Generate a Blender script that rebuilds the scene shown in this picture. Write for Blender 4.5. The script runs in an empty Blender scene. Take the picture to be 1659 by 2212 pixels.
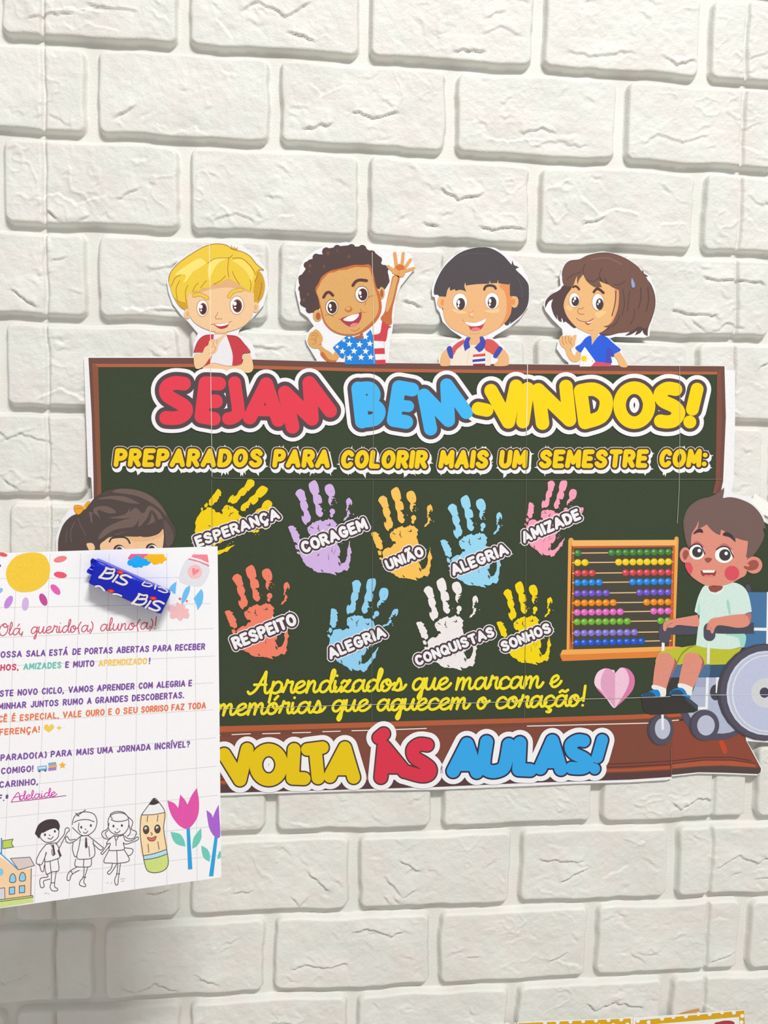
import bpy, bmesh, math, random
import numpy as np
from mathutils import Vector, Matrix
from mathutils.geometry import delaunay_2d_cdt

SC = bpy.context.scene
COL = SC.collection
rnd = random.Random(7)

# ------------------------------------------------------------------ camera
F, CX, CY = 1850.0, 829.5, 1106.0
PITCH = 0.20                       # width of one brick plus joint (m)
ROW = 0.4973 * PITCH               # height of one course (m)
TOPZ = 2.05                        # height of course line 0
CAM = Vector((1.63133 * PITCH, -5.02114 * PITCH, TOPZ - 2.68073 * PITCH))


def rot(a, b, c):
    ca, sa, cb, sb, cc, sc = math.cos(a), math.sin(a), math.cos(b), math.sin(b), math.cos(c), math.sin(c)
    return (Matrix(((cc, -sc, 0), (sc, cc, 0), (0, 0, 1))) @ Matrix(((1, 0, 0), (0, ca, -sa), (0, sa, ca)))
            @ Matrix(((cb, 0, sb), (0, 1, 0), (-sb, 0, cb))))


RC = rot(0.0721077, -0.1034045, 0.0158588)
tow = lambda v: Vector((v[0], v[2], -v[1]))          # right, down, forward -> world
RIGHT, DOWN, FWD = tow(RC[0]), tow(RC[1]), tow(RC[2])
cam_data = bpy.data.cameras.new('camera')
cam_data.sensor_fit = 'VERTICAL'
cam_data.sensor_height = 36.0
cam_data.lens = F / 2212 * 36.0
cam_data.clip_start = 0.02
cam = bpy.data.objects.new('camera', cam_data)
COL.objects.link(cam)
mw = Matrix((RIGHT, -DOWN, -FWD)).transposed().to_4x4()
mw.translation = CAM
cam.matrix_world = mw
SC.camera = cam

# ------------------------------------------------------------------ light
world = bpy.data.worlds.new('room_light')
SC.world = world
world.use_nodes = True
bg = world.node_tree.nodes['Background']
bg.inputs[0].default_value = (1.0, 0.99, 0.975, 1)
bg.inputs[1].default_value = 0.425


def area(name, loc, target, sx, sy, power, col):
    d = bpy.data.lights.new(name, 'AREA')
    d.shape = 'RECTANGLE'
    d.size, d.size_y, d.energy, d.color = sx, sy, power, col
    o = bpy.data.objects.new(name, d)
    COL.objects.link(o)
    o.location = loc
    o.rotation_euler = (Vector(target) - Vector(loc)).to_track_quat('-Z', 'Y').to_euler()
    return o


area('ceiling_lamp', (1.20, -3.15, 4.70), (0.45, 0, 1.35), 1.25, 0.28, 190, (1.0, 0.99, 0.968))
SC.view_settings.view_transform = 'Standard'
SC.view_settings.look = 'None'
SC.view_settings.gamma = 1.0
SC.view_settings.use_curve_mapping = False
SC.view_settings.exposure = 0.0

# ------------------------------------------------------------------ materials
MATS = {}


def lin(c):
    c /= 255.0
    return c / 12.92 if c <= 0.04045 else ((c + 0.055) / 1.055) ** 2.4


def ink(rgb, rough=0.62, grain=0.05, scale=1400.0, spec=0.25):
    """printed / painted colour with a fine procedural grain"""
    key = (tuple(rgb), rough, grain, scale, spec)
    if key in MATS:
        return MATS[key]
    m = bpy.data.materials.new('ink_%02x%02x%02x' % tuple(rgb))
    m.use_nodes = True
    nt = m.node_tree
    b = nt.nodes['Principled BSDF']
    b.inputs['Roughness'].default_value = rough
    b.inputs['Specular IOR Level'].default_value = spec
    col = [lin(x) for x in rgb]
    tc = nt.nodes.new('ShaderNodeTexCoord')
    nz = nt.nodes.new('ShaderNodeTexNoise')
    nz.inputs['Scale'].default_value = scale
    nz.inputs['Detail'].default_value = 1.0
    nt.links.new(tc.outputs['Object'], nz.inputs['Vector'])
    rp = nt.nodes.new('ShaderNodeValToRGB')
    rp.color_ramp.elements[0].position = 0.3
    rp.color_ramp.elements[1].position = 0.7
    rp.color_ramp.elements[0].color = [x * (1 - 1.6 * grain) for x in col] + [1]
    rp.color_ramp.elements[1].color = [min(1, x * (1 + 1.6 * grain) + 0.02 * grain) for x in col] + [1]
    nt.links.new(nz.outputs['Fac'], rp.inputs[0])
    nt.links.new(rp.outputs[0], b.inputs['Base Color'])
    MATS[key] = m
    return m


# ------------------------------------------------------------------ object helpers
def tag(o, label=None, cat=None, group=None, kind=None):
    for k, v in (('label', label), ('category', cat), ('group', group), ('kind', kind)):
        if v:
            o[k] = v
    return o


def link(o, parent=None):
    COL.objects.link(o)
    if parent:
        o.parent = parent
        o.matrix_parent_inverse = parent_world(parent).inverted()
    return o


def parent_world(p):
    m = Matrix.Translation(p.location)
    return m if p.parent is None else m


def empty(name, loc, label, cat, group=None):
    o = bpy.data.objects.new(name, None)
    o.location = loc
    o.empty_display_size = 0.02
    COL.objects.link(o)
    return tag(o, label, cat, group)


def mesh_obj(name, verts, faces, mats, idx=None, parent=None, smooth=False):
    me = bpy.data.meshes.new(name)
    me.from_pydata([tuple(v) for v in verts], [], faces)
    for m in mats:
        me.materials.append(m)
    if idx:
        me.polygons.foreach_set('material_index', idx)
    if smooth:
        me.polygons.foreach_set('use_smooth', [True] * len(me.polygons))
    me.update()
    return link(bpy.data.objects.new(name, me), parent)


# ------------------------------------------------------------------ wall of foam brick panels
def vnoise(x, y, cell, seed):
    """smooth value noise in [-1, 1] on a grid x (cols), y (rows)"""
    r = np.random.RandomState(seed)
    gx, gy = (x - x.min()) / cell, (y - y.min()) / cell
    g = r.uniform(-1, 1, (int(gy.max()) + 3, int(gx.max()) + 3))
    ix, iy = gx.astype(int), gy.astype(int)
    fx, fy = gx - ix, gy - iy
    fx, fy = fx * fx * (3 - 2 * fx), fy * fy * (3 - 2 * fy)
    fy = fy[:, None]
    a = g[np.ix_(iy, ix)] * (1 - fx) + g[np.ix_(iy, ix + 1)] * fx
    b = g[np.ix_(iy + 1, ix)] * (1 - fx) + g[np.ix_(iy + 1, ix + 1)] * fx
    return a * (1 - fy) + b * fy


def build_wall():
    step = 0.00135
    x = np.concatenate([np.arange(-1.2, -0.10, .005), np.arange(-0.10, 1.10, step), np.arange(1.10, 2.5, .005)])
    z = np.concatenate([np.arange(0.0, 0.55, .005), np.arange(0.55, 2.19, step), np.arange(2.19, 2.9, .005)])
    X, Z = np.meshgrid(x, z)
    wx = X + 0.0016 * vnoise(x, z, 0.035, 1) + 0.0007 * vnoise(x, z, 0.012, 2)
    wz = Z + 0.0019 * vnoise(x, z, 0.045, 3) + 0.0008 * vnoise(x, z, 0.014, 4)
    v = (TOPZ - wz) / ROW
    row = np.floor(v).astype(int)
    u = wx / PITCH + np.where(row % 2 == 0, 0.0, 0.5)
    brick = np.floor(u).astype(int)
    dx = np.minimum(u - brick, brick + 1 - u) * PITCH - 0.0062
    dz = np.minimum(v - row, row + 1 - v) * ROW - 0.0042
    r = 0.010                                            # rounded corners
    qx, qz = np.minimum(dx - r, 0), np.minimum(dz - r, 0)
    d = r - np.hypot(qx, qz)
    # panel seam through the bricks
    su = (wx - 0.0 * X) / PITCH - 0.25
    seam = np.abs(su - 4 * np.round(su / 4)) * PITCH
    t = np.clip(d / 0.0046, 0, 1)
    prof = np.clip(1 - (1 - t) ** 2.6, 0, 1) ** 0.9
    fine = (0.55 * vnoise(x, z, 0.021, 11) + 0.42 * vnoise(x, z, 0.010, 12) + 0.30 * vnoise(x, z, 0.0052, 13)
            + 0.26 * vnoise(x, z, 0.0029, 14))
    ridge = 1 - np.abs(0.7 * vnoise(x, z, 0.030, 21) + 0.3 * vnoise(x, z, 0.011, 22)) * 2
    ridge = np.clip(ridge - 0.86, 0, 1) / 0.14
    mask = np.clip(vnoise(x, z, 0.06, 23) * 1.5 - 0.1, 0, 1)
    relief = 0.00075 * fine + 0.0011 * ridge * mask
    # slanted creases and ledges chiselled in the brick faces
    rr = random.Random(5)
    ledge = np.zeros_like(X)
    for rw in range(-5, 19):
        off = 0.0 if rw % 2 == 0 else 0.5
        for k in range(-4, 11):
            bx0 = (k - off) * PITCH
            bz0 = TOPZ - (rw + 1) * ROW
            for _ in range(rr.choice((2, 3, 3, 4))):
                p = [(bx0 + rr.uniform(.12, .8) * PITCH, bz0 + rr.choice((rr.uniform(.14, .35), rr.uniform(.2, .8))) * ROW)]
                ang = rr.choice((rr.uniform(-.9, -.25), rr.uniform(.15, .7), rr.uniform(-.25, .2)))
                for _k in range(rr.choice((1, 2, 3))):
                    ln = rr.uniform(.012, .034)
                    p.append((p[-1][0] + ln * math.cos(ang), p[-1][1] + ln * math.sin(ang)))
                    ang = -ang * rr.uniform(.4, 1.1) + rr.uniform(-.2, .2)
                amp = rr.uniform(.0009, .0026) * rr.choice((1, 1, 1, -1))
                for (ax, az), (bx, bz) in zip(p, p[1:]):
                    i0, i1 = np.searchsorted(x, (min(ax, bx) - .012, max(ax, bx) + .012))
                    j0, j1 = np.searchsorted(z, (min(az, bz) - .016, max(az, bz) + .016))
                    if i1 - i0 < 2 or j1 - j0 < 2:
                        continue
                    sx, sz = X[j0:j1, i0:i1], Z[j0:j1, i0:i1] + 0.002 * vnoise(x[i0:i1], z[j0:j1], .007, rr.randint(0, 9999))
                    L = math.hypot(bx - ax, bz - az)
                    tx, tz = (bx - ax) / L, (bz - az) / L
                    al = (sx - ax) * tx + (sz - az) * tz
                    pr = -(sx - ax) * tz + (sz - az) * tx       # >0 above the line
                    end = np.clip(np.minimum(al, L - al) / .006 + .6, 0, 1)
                    g = np.where(pr > 0, np.exp(-pr / .008), -np.exp(pr / .0028) * 0.8)
                    g = np.where(np.abs(pr) < .0009, pr / .0009, g)
                    ledge[j0:j1, i0:i1] += amp * g * end
            for _ in range(9):                              # small chips
                cx_, cz_ = bx0 + rr.uniform(.08, .92) * PITCH, bz0 + rr.uniform(.12, .88) * ROW
                i0, i1 = np.searchsorted(x, (cx_ - .016, cx_ + .016))
                j0, j1 = np.searchsorted(z, (cz_ - .012, cz_ + .012))
                if i1 - i0 < 2 or j1 - j0 < 2:
                    continue
                ang = rr.uniform(-.8, .6)
                sx = X[j0:j1, i0:i1] - cx_ + .003 * vnoise(x[i0:i1], z[j0:j1], .006, rr.randint(0, 9999))
                sz = Z[j0:j1, i0:i1] - cz_ + .003 * vnoise(x[i0:i1], z[j0:j1], .005, rr.randint(0, 9999))
                al, pr = sx * math.cos(ang) + sz * math.sin(ang), sz * math.cos(ang) - sx * math.sin(ang)
                ledge[j0:j1, i0:i1] += rr.uniform(.0005, .0011) * rr.choice((1, 1, -1)) * np.tanh(pr / .0011) * np.exp(-(pr / .0042) ** 2 - (al / rr.uniform(.005, .010)) ** 2)
    relief = relief + np.clip(ledge, -.0030, .0018)
    inner = np.clip((d - 0.002) / 0.008, 0, 1)
    bh = np.array([[random.Random(a * 97 + b).uniform(-.0006, .0006) for b in range(64)] for a in range(64)])
    h = prof * (0.0098 + bh[row % 64, brick % 64]) + relief * inner
    h *= 1 - 0.55 * np.clip(1 - seam / 0.0032, 0, 1) ** 0.7 * np.clip(prof * 1.2, 0, 1)
    h += -0.0012 * np.clip(1 - seam / 0.0012, 0, 1)
    h += (1 - prof) * 0.00025 * vnoise(x, z, 0.02, 31)
    h = np.minimum(h, 0.0122)
    nz_, nx_ = X.shape
    co = np.stack([X, -h, Z], -1).reshape(-1, 3).astype(np.float32)
    ii = np.arange(nz_ * nx_).reshape(nz_, nx_)
    q = np.stack([ii[:-1, :-1], ii[:-1, 1:], ii[1:, 1:], ii[1:, :-1]], -1).reshape(-1, 4).astype(np.int32)
    me = bpy.data.meshes.new('wall_back')
    me.vertices.add(len(co))
    me.vertices.foreach_set('co', co.ravel())
    me.loops.add(q.size)
    me.loops.foreach_set('vertex_index', q.ravel())
    me.polygons.add(len(q))
    me.polygons.foreach_set('loop_start', np.arange(0, q.size, 4, dtype=np.int32))
    me.polygons.foreach_set('loop_total', np.full(len(q), 4, dtype=np.int32))
    me.polygons.foreach_set('use_smooth', np.ones(len(q), dtype=bool))
    me.update()
    me.validate()
    m = bpy.data.materials.new('white_foam_brick')
    m.use_nodes = True
    nt = m.node_tree
    b = nt.nodes['Principled BSDF']
    b.inputs['Roughness'].default_value = 0.55
    b.inputs['Specular IOR Level'].default_value = 0.3
    tc = nt.nodes.new('ShaderNodeTexCoord')
    n1 = nt.nodes.new('ShaderNodeTexNoise')
    n1.inputs['Scale'].default_value = 14.0
    n1.inputs['Detail'].default_value = 4.0
    rp = nt.nodes.new('ShaderNodeValToRGB')
    rp.color_ramp.elements[0].color = (0.715, 0.71, 0.68, 1)
    rp.color_ramp.elements[1].color = (0.77, 0.765, 0.735, 1)
    rp.color_ramp.elements[0].position, rp.color_ramp.elements[1].position = .35, .65
    nt.links.new(tc.outputs['Object'], n1.inputs['Vector'])
    nt.links.new(n1.outputs['Fac'], rp.inputs[0])
    nt.links.new(rp.outputs[0], b.inputs['Base Color'])
    n3 = nt.nodes.new('ShaderNodeTexNoise')
    n3.inputs['Scale'].default_value = 23.0
    n3.inputs['Detail'].default_value = 5.0
    r3 = nt.nodes.new('ShaderNodeValToRGB')
    r3.color_ramp.elements[0].color = (0.985, 1.0, 0.975, 1)
    r3.color_ramp.elements[1].color = (1.0, 0.97, 0.955, 1)
    r3.color_ramp.elements[0].position, r3.color_ramp.elements[1].position = .42, .62
    mx = nt.nodes.new('ShaderNodeMix')
    mx.data_type, mx.blend_type = 'RGBA', 'MULTIPLY'
    mx.inputs['Factor'].default_value = 1.0
    nt.links.new(tc.outputs['Object'], n3.inputs['Vector'])
    nt.links.new(n3.outputs['Fac'], r3.inputs[0])
    nt.links.new(rp.outputs[0], mx.inputs['A'])
    nt.links.new(r3.outputs[0], mx.inputs['B'])
    nt.links.new(mx.outputs['Result'], b.inputs['Base Color'])
    n2 = nt.nodes.new('ShaderNodeTexNoise')
    n2.inputs['Scale'].default_value = 420.0
    n2.inputs['Detail'].default_value = 3.0
    nt.links.new(tc.outputs['Object'], n2.inputs['Vector'])
    bp = nt.nodes.new('ShaderNodeBump')
    bp.inputs['Strength'].default_value = 0.6
    bp.inputs['Distance'].default_value = 0.0008
    nt.links.new(n2.outputs['Fac'], bp.inputs['Height'])
    nt.links.new(bp.outputs['Normal'], b.inputs['Normal'])
    me.materials.append(m)
    o = link(bpy.data.objects.new('wall_back', me))
    tag(o, 'white wall of moulded foam brick panels', None, None, 'structure')
    return o


build_wall()


def build_floor():
    m = bpy.data.materials.new('beige_floor_tile')
    m.use_nodes = True
    nt = m.node_tree
    br = nt.nodes.new('ShaderNodeTexBrick')
    br.offset = 0.0
    br.inputs['Scale'].default_value = 1.0
    br.inputs['Brick Width'].default_value = 0.45
    br.inputs['Row Height'].default_value = 0.45
    br.inputs['Mortar Size'].default_value = 0.003
    br.inputs['Color1'].default_value = (0.55, 0.51, 0.45, 1)
    br.inputs['Color2'].default_value = (0.58, 0.54, 0.48, 1)
    br.inputs['Mortar'].default_value = (0.35, 0.32, 0.28, 1)
    tc = nt.nodes.new('ShaderNodeTexCoord')
    nt.links.new(tc.outputs['Object'], br.inputs['Vector'])
    nt.links.new(br.outputs['Color'], nt.nodes['Principled BSDF'].inputs['Base Color'])
    nt.nodes['Principled BSDF'].inputs['Roughness'].default_value = 0.4
    V = [(-1.2, -3.6, -.02), (2.5, -3.6, -.02), (2.5, 0, -.02), (-1.2, 0, -.02), (-1.2, -3.6, 0), (2.5, -3.6, 0), (2.5, 0, 0), (-1.2, 0, 0)]
    o = mesh_obj('floor', V, [[0, 3, 2, 1], [4, 5, 6, 7], [0, 1, 5, 4], [1, 2, 6, 5], [2, 3, 7, 6], [3, 0, 4, 7]], [m])
    tag(o, 'beige tiled floor', None, None, 'structure')


build_floor()

# ------------------------------------------------------------------ flat printed artwork on a plane
STEP = 0.00003


class Plane:
    def __init__(self, point, normal):
        self.p, self.n = Vector(point), Vector(normal).normalized()   # normal points to the room

    def at(self, px, py, lift=0.0):
        d = RIGHT * ((px - CX) / F) + DOWN * ((py - CY) / F) + FWD
        q = self.p + self.n * lift
        return CAM + d * ((q - CAM).dot(self.n) / d.dot(self.n))


POSTER = Plane((0, -0.0132, 1.5), (0, -1, 0))
RL = rot(0.105894, -0.2891317, 0.009514)
LT = Vector((-0.14175602, 0.02917927, 0.72948163))
c2w = lambda v: RIGHT * v[0] + DOWN * v[1] + FWD * v[2]
L_ORG = CAM + c2w(LT)
L_X, L_Y = c2w(RL.col[0]), c2w(RL.col[1])
LETTER = Plane(L_ORG, -c2w(RL.col[2]))

REG = [0, 0, 1.0]


def reg(x0, y0, s):
    REG[:] = [x0, y0, s]


def pts(src):
    """'x y x y* ...' in the current region -> list of photo coordinates; * doubles a corner"""
    if not isinstance(src, str):
        return [(REG[0] + p[0] / REG[2], REG[1] + p[1] / REG[2]) for p in src]
    out, tk = [], src.split()
    for i in range(0, len(tk), 2):
        y = tk[i + 1]
        p = (REG[0] + float(tk[i]) / REG[2], REG[1] + float(y.rstrip('*')) / REG[2])
        out.append(p)
        if y.endswith('*'):
            out.append(p)
    return out


def spline(P, closed=True, n=5):
    if len(P) < 3:
        return list(P)
    out, N = [], len(P)
    segs = N if closed else N - 1
    for i in range(segs):
        g = (lambda k: P[k % N]) if closed else (lambda k: P[max(0, min(N - 1, k))])
        a, b, c, d = g(i - 1), g(i), g(i + 1), g(i + 2)
        if b == c:
            continue
        for k in range(n):
            t = k / n
            t2, t3 = t * t, t * t * t
            out.append(tuple(0.5 * (2 * b[j] + (c[j] - a[j]) * t + (2 * a[j] - 5 * b[j] + 4 * c[j] - d[j]) * t2
                                    + (3 * b[j] - a[j] - 3 * c[j] + d[j]) * t3) for j in (0, 1)))
    if not closed:
        out.append(P[-1])
    return out


def ellipse(cx, cy, rx, ry, deg=0, n=28):
    c, s = math.cos(math.radians(deg)), math.sin(math.radians(deg))
    return [(cx + rx * math.cos(a) * c - ry * math.sin(a) * s, cy + rx * math.cos(a) * s + ry * math.sin(a) * c)
            for a in (2 * math.pi * k / n for k in range(n))]


def stroke_polys(P, w):
    r, out = w / 2, []
    n = 8 if r < 2.5 else (12 if r < 8 else 24)
    for i, (x, y) in enumerate(P):
        out.append([(x + r * math.cos(2 * math.pi * (k + .37) / n), y + r * math.sin(2 * math.pi * (k + .37) / n)) for k in range(n)])
    for (ax, ay), (bx, by) in zip(P, P[1:]):
        L = math.hypot(bx - ax, by - ay)
        if L < 1e-6:
            continue
        nx, ny = -(by - ay) / L * r, (bx - ax) / L * r
        out.append([(ax + nx, ay + ny), (bx + nx, by + ny), (bx - nx, by - ny), (ax - nx, ay - ny)])
    return out


def union(polys):
    """non-overlapping triangles covering the union of simple polygons"""
    vs, fs = [], []
    for p in polys:
        q = []
        for i, a in enumerate(p):
            if not q or math.hypot(a[0] - q[-1][0], a[1] - q[-1][1]) > 1e-3:
                q.append(a)
        if len(q) > 2 and math.hypot(q[0][0] - q[-1][0], q[0][1] - q[-1][1]) < 1e-3:
            q.pop()
        if len(q) < 3:
            continue
        if sum(a[0] * b[1] - b[0] * a[1] for a, b in zip(q, q[1:] + q[:1])) < 0:
            q.reverse()
        fs.append(list(range(len(vs), len(vs) + len(q))))
        vs += q
    r = delaunay_2d_cdt([Vector(v) for v in vs], [], fs, 0, 1e-4, True)
    V = [(v[0], v[1]) for v in r[0]]
    T = [list(f) for f, o in zip(r[2], r[5]) if o]
    out = []
    for f in T:
        a = sum(V[f[i]][0] * V[f[(i + 1) % len(f)]][1] - V[f[(i + 1) % len(f)]][0] * V[f[i]][1] for i in range(len(f)))
        if abs(a) < 1e-9:
            continue
        out.append(f if a < 0 else f[::-1])
    return V, out


class Art:
    """one printed part: flat inks, each a few hundredths of a millimetre above the one below"""

    def __init__(self, name, parent, base=0, plane=POSTER, label=None, rough=0.62, spec=0.25):
        self.name, self.parent, self.base, self.plane, self.label = name, parent, base, plane, label
        self.rough, self.spec = rough, spec
        self.layers = {}

    def add(self, polys, col, lv):
        self.layers.setdefault((lv, tuple(col)), []).extend(polys)
        return self

    def p(self, src, col, lv=0, smooth=True, n=5):
        q = pts(src)
        return self.add([spline(q, True, n) if smooth else q], col, lv)

    def e(self, cx, cy, rx, ry, col, lv=0, deg=0):
        return self.add([pts(ellipse(cx, cy, rx, ry, deg))], col, lv)

    def s(self, src, w, col, lv=0, smooth=True, n=4, closed=False):
        q = pts(src)
        if smooth:
            q = spline(q, closed, n)
        if closed:
            q = q + [q[0]]
        return self.add(stroke_polys(q, w / REG[2]), col, lv)

    def build(self, thick=0.0, extra=None):
        V, Fc, M, I = [], [], [], []
        for (lv, col), polys in sorted(self.layers.items(), key=lambda k: k[0][0]):
            v2, f2 = union(polys)
            o = len(V)
            lift = (self.base + lv) * STEP
            V += [self.plane.at(x, y, lift) for x, y in v2]
            mi = len(M)
            M.append(ink(col, self.rough, spec=self.spec))
            Fc += [[k + o for k in f] for f in f2]
            I += [mi] * len(f2)
            if thick:
                o2 = len(V)
                V += [self.plane.at(x, y, lift) - self.plane.n * thick for x, y in v2]
                Fc += [[k + o2 for k in f[::-1]] for f in f2]
                I += [mi] * len(f2)
                cnt = {}
                for f in f2:
                    for a, b in zip(f, f[1:] + f[:1]):
                        cnt[(a, b)] = 1
                for a, b in list(cnt):
                    if (b, a) not in cnt:
                        Fc.append([b + o, a + o, a + o2, b + o2])
                        I.append(mi)
        ob = mesh_obj(self.name, V, Fc, M, I, self.parent)
        if self.label:
            ob['label'] = self.label
        return ob


# ------------------------------------------------------------------ lettering
def arc(cx, cy, rx, ry, a0, a1, n=12):
    return [(cx + rx * math.cos(math.radians(a0 + (a1 - a0) * k / n)), cy + ry * math.sin(math.radians(a0 + (a1 - a0) * k / n)))
            for k in range(n + 1)]


S_ = spline([(.62, .82), (.45, .98), (.2, .97), (.05, .78), (.2, .58), (.5, .44), (.64, .24), (.5, .03), (.22, 0), (.02, .15)], False, 4)
CAPS = {   # skeletons: width, strokes
    'A': (.78, [[(0, 0), (.39, 1), (.78, 0)], [(.14, .3), (.64, .3)]]),
    'B': (.62, [[(.3, .53), (0, .53)], [(0, 0), (0, 1), (.32, 1)] + arc(.32, .765, .26, .235, 90, -90, 10) + [(.3, .53)] + arc(.35, .265, .28, .265, 90, -90, 10) + [(0, 0)]]),
    'C': (.66, [arc(.36, .5, .36, .5, 42, 318, 16)]),
    'D': (.68, [[(0, 0), (0, 1), (.25, 1)] + arc(.25, .5, .43, .5, 90, -90, 14) + [(0, 0)]]),
    'E': (.54, [[(.54, 1), (0, 1), (0, 0), (.54, 0)], [(0, .52), (.46, .52)]]),
    'F': (.52, [[(.52, 1), (0, 1), (0, 0)], [(0, .5), (.44, .5)]]),
    'G': (.7, [arc(.36, .5, .36, .5, 45, 330, 16) + [(.7, .45), (.42, .45)]]),
    'H': (.66, [[(0, 0), (0, 1)], [(.66, 0), (.66, 1)], [(0, .5), (.66, .5)]]),
    'I': (.0, [[(0, 0), (0, 1)]]),
    'J': (.5, [[(.5, 1), (.5, .3)] + arc(.25, .26, .25, .26, 0, -170, 10)]),
    'L': (.5, [[(0, 1), (0, 0), (.5, 0)]]),
    'M': (.86, [[(0, 0), (.06, 1), (.43, .25), (.8, 1), (.86, 0)]]),
    'N': (.68, [[(0, 0), (0, 1), (.68, 0), (.68, 1)]]),
    'O': (.74, [arc(.37, .5, .37, .5, 0, 360, 22)]),
    'P': (.6, [[(0, 0), (0, 1), (.3, 1)] + arc(.3, .72, .3, .28, 90, -90, 10) + [(0, .44)]]),
    'Q': (.74, [arc(.37, .5, .37, .5, 0, 360, 22), [(.45, .28), (.75, -.05)]]),
    'R': (.62, [[(0, 0), (0, 1), (.3, 1)] + arc(.3, .73, .29, .27, 90, -90, 10) + [(0, .46)], [(.3, .46), (.62, 0)]]),
    'S': (.66, [S_]),
    'T': (.66, [[(0, 1), (.66, 1)], [(.33, 1), (.33, 0)]]),
    'U': (.66, [[(0, 1), (0, .33)] + arc(.33, .33, .33, .33, 180, 360, 12) + [(.66, 1)]]),
    'V': (.76, [[(0, 1), (.38, 0), (.76, 1)]]),
    'Z': (.62, [[(0, 1), (.62, 1), (0, 0), (.62, 0)]]),
    '!': (.02, [[(0, 1), (0, .38)], [(0, 0), (.01, .01)]]),
    ':': (.02, [[(0, .72), (.01, .72)], [(0, .08), (.01, .08)]]),
    '.': (.02, [[(0, 0), (.01, 0)]]),
    ',': (.04, [[(.04, .02), (-.02, -.16)]]),
    '(': (.22, [arc(.45, .45, .45, .7, 128, 232, 8)]),
    ')': (.22, [arc(-.23, .45, .45, .7, 52, -52, 8)]),
    '?': (.5, [arc(.25, .73, .25, .27, 165, -80, 10) + [(.25, .34)], [(.25, 0), (.26, 0)]]),
    'ª': (.26, [arc(.12, .75, .12, .18, 0, 360, 10), [(.25, .95), (.25, .55)], [(0, .42), (.26, .42)]]),
}
for ch, base, acc in (('Á', 'A', [[(.36, 1.26), (.55, 1.42)]]), ('À', 'A', [[(.42, 1.22), (.22, 1.4)]]),
                      ('Ã', 'A', [spline([(.12, 1.26), (.25, 1.38), (.45, 1.28), (.62, 1.4)], False, 3)]),
                      ('Ê', 'E', [[(.08, 1.24), (.27, 1.4), (.46, 1.24)]]), ('É', 'E', [[(.2, 1.24), (.4, 1.42)]]),
                      ('Í', 'I', [[(-.04, 1.24), (.15, 1.42)]]),
                      ('Ç', 'C', [spline([(.36, -.05), (.34, -.16), (.46, -.22), (.38, -.33), (.24, -.31)], False, 3)])):
    CAPS[ch] = (CAPS[base][0], CAPS[base][1] + acc)

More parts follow.
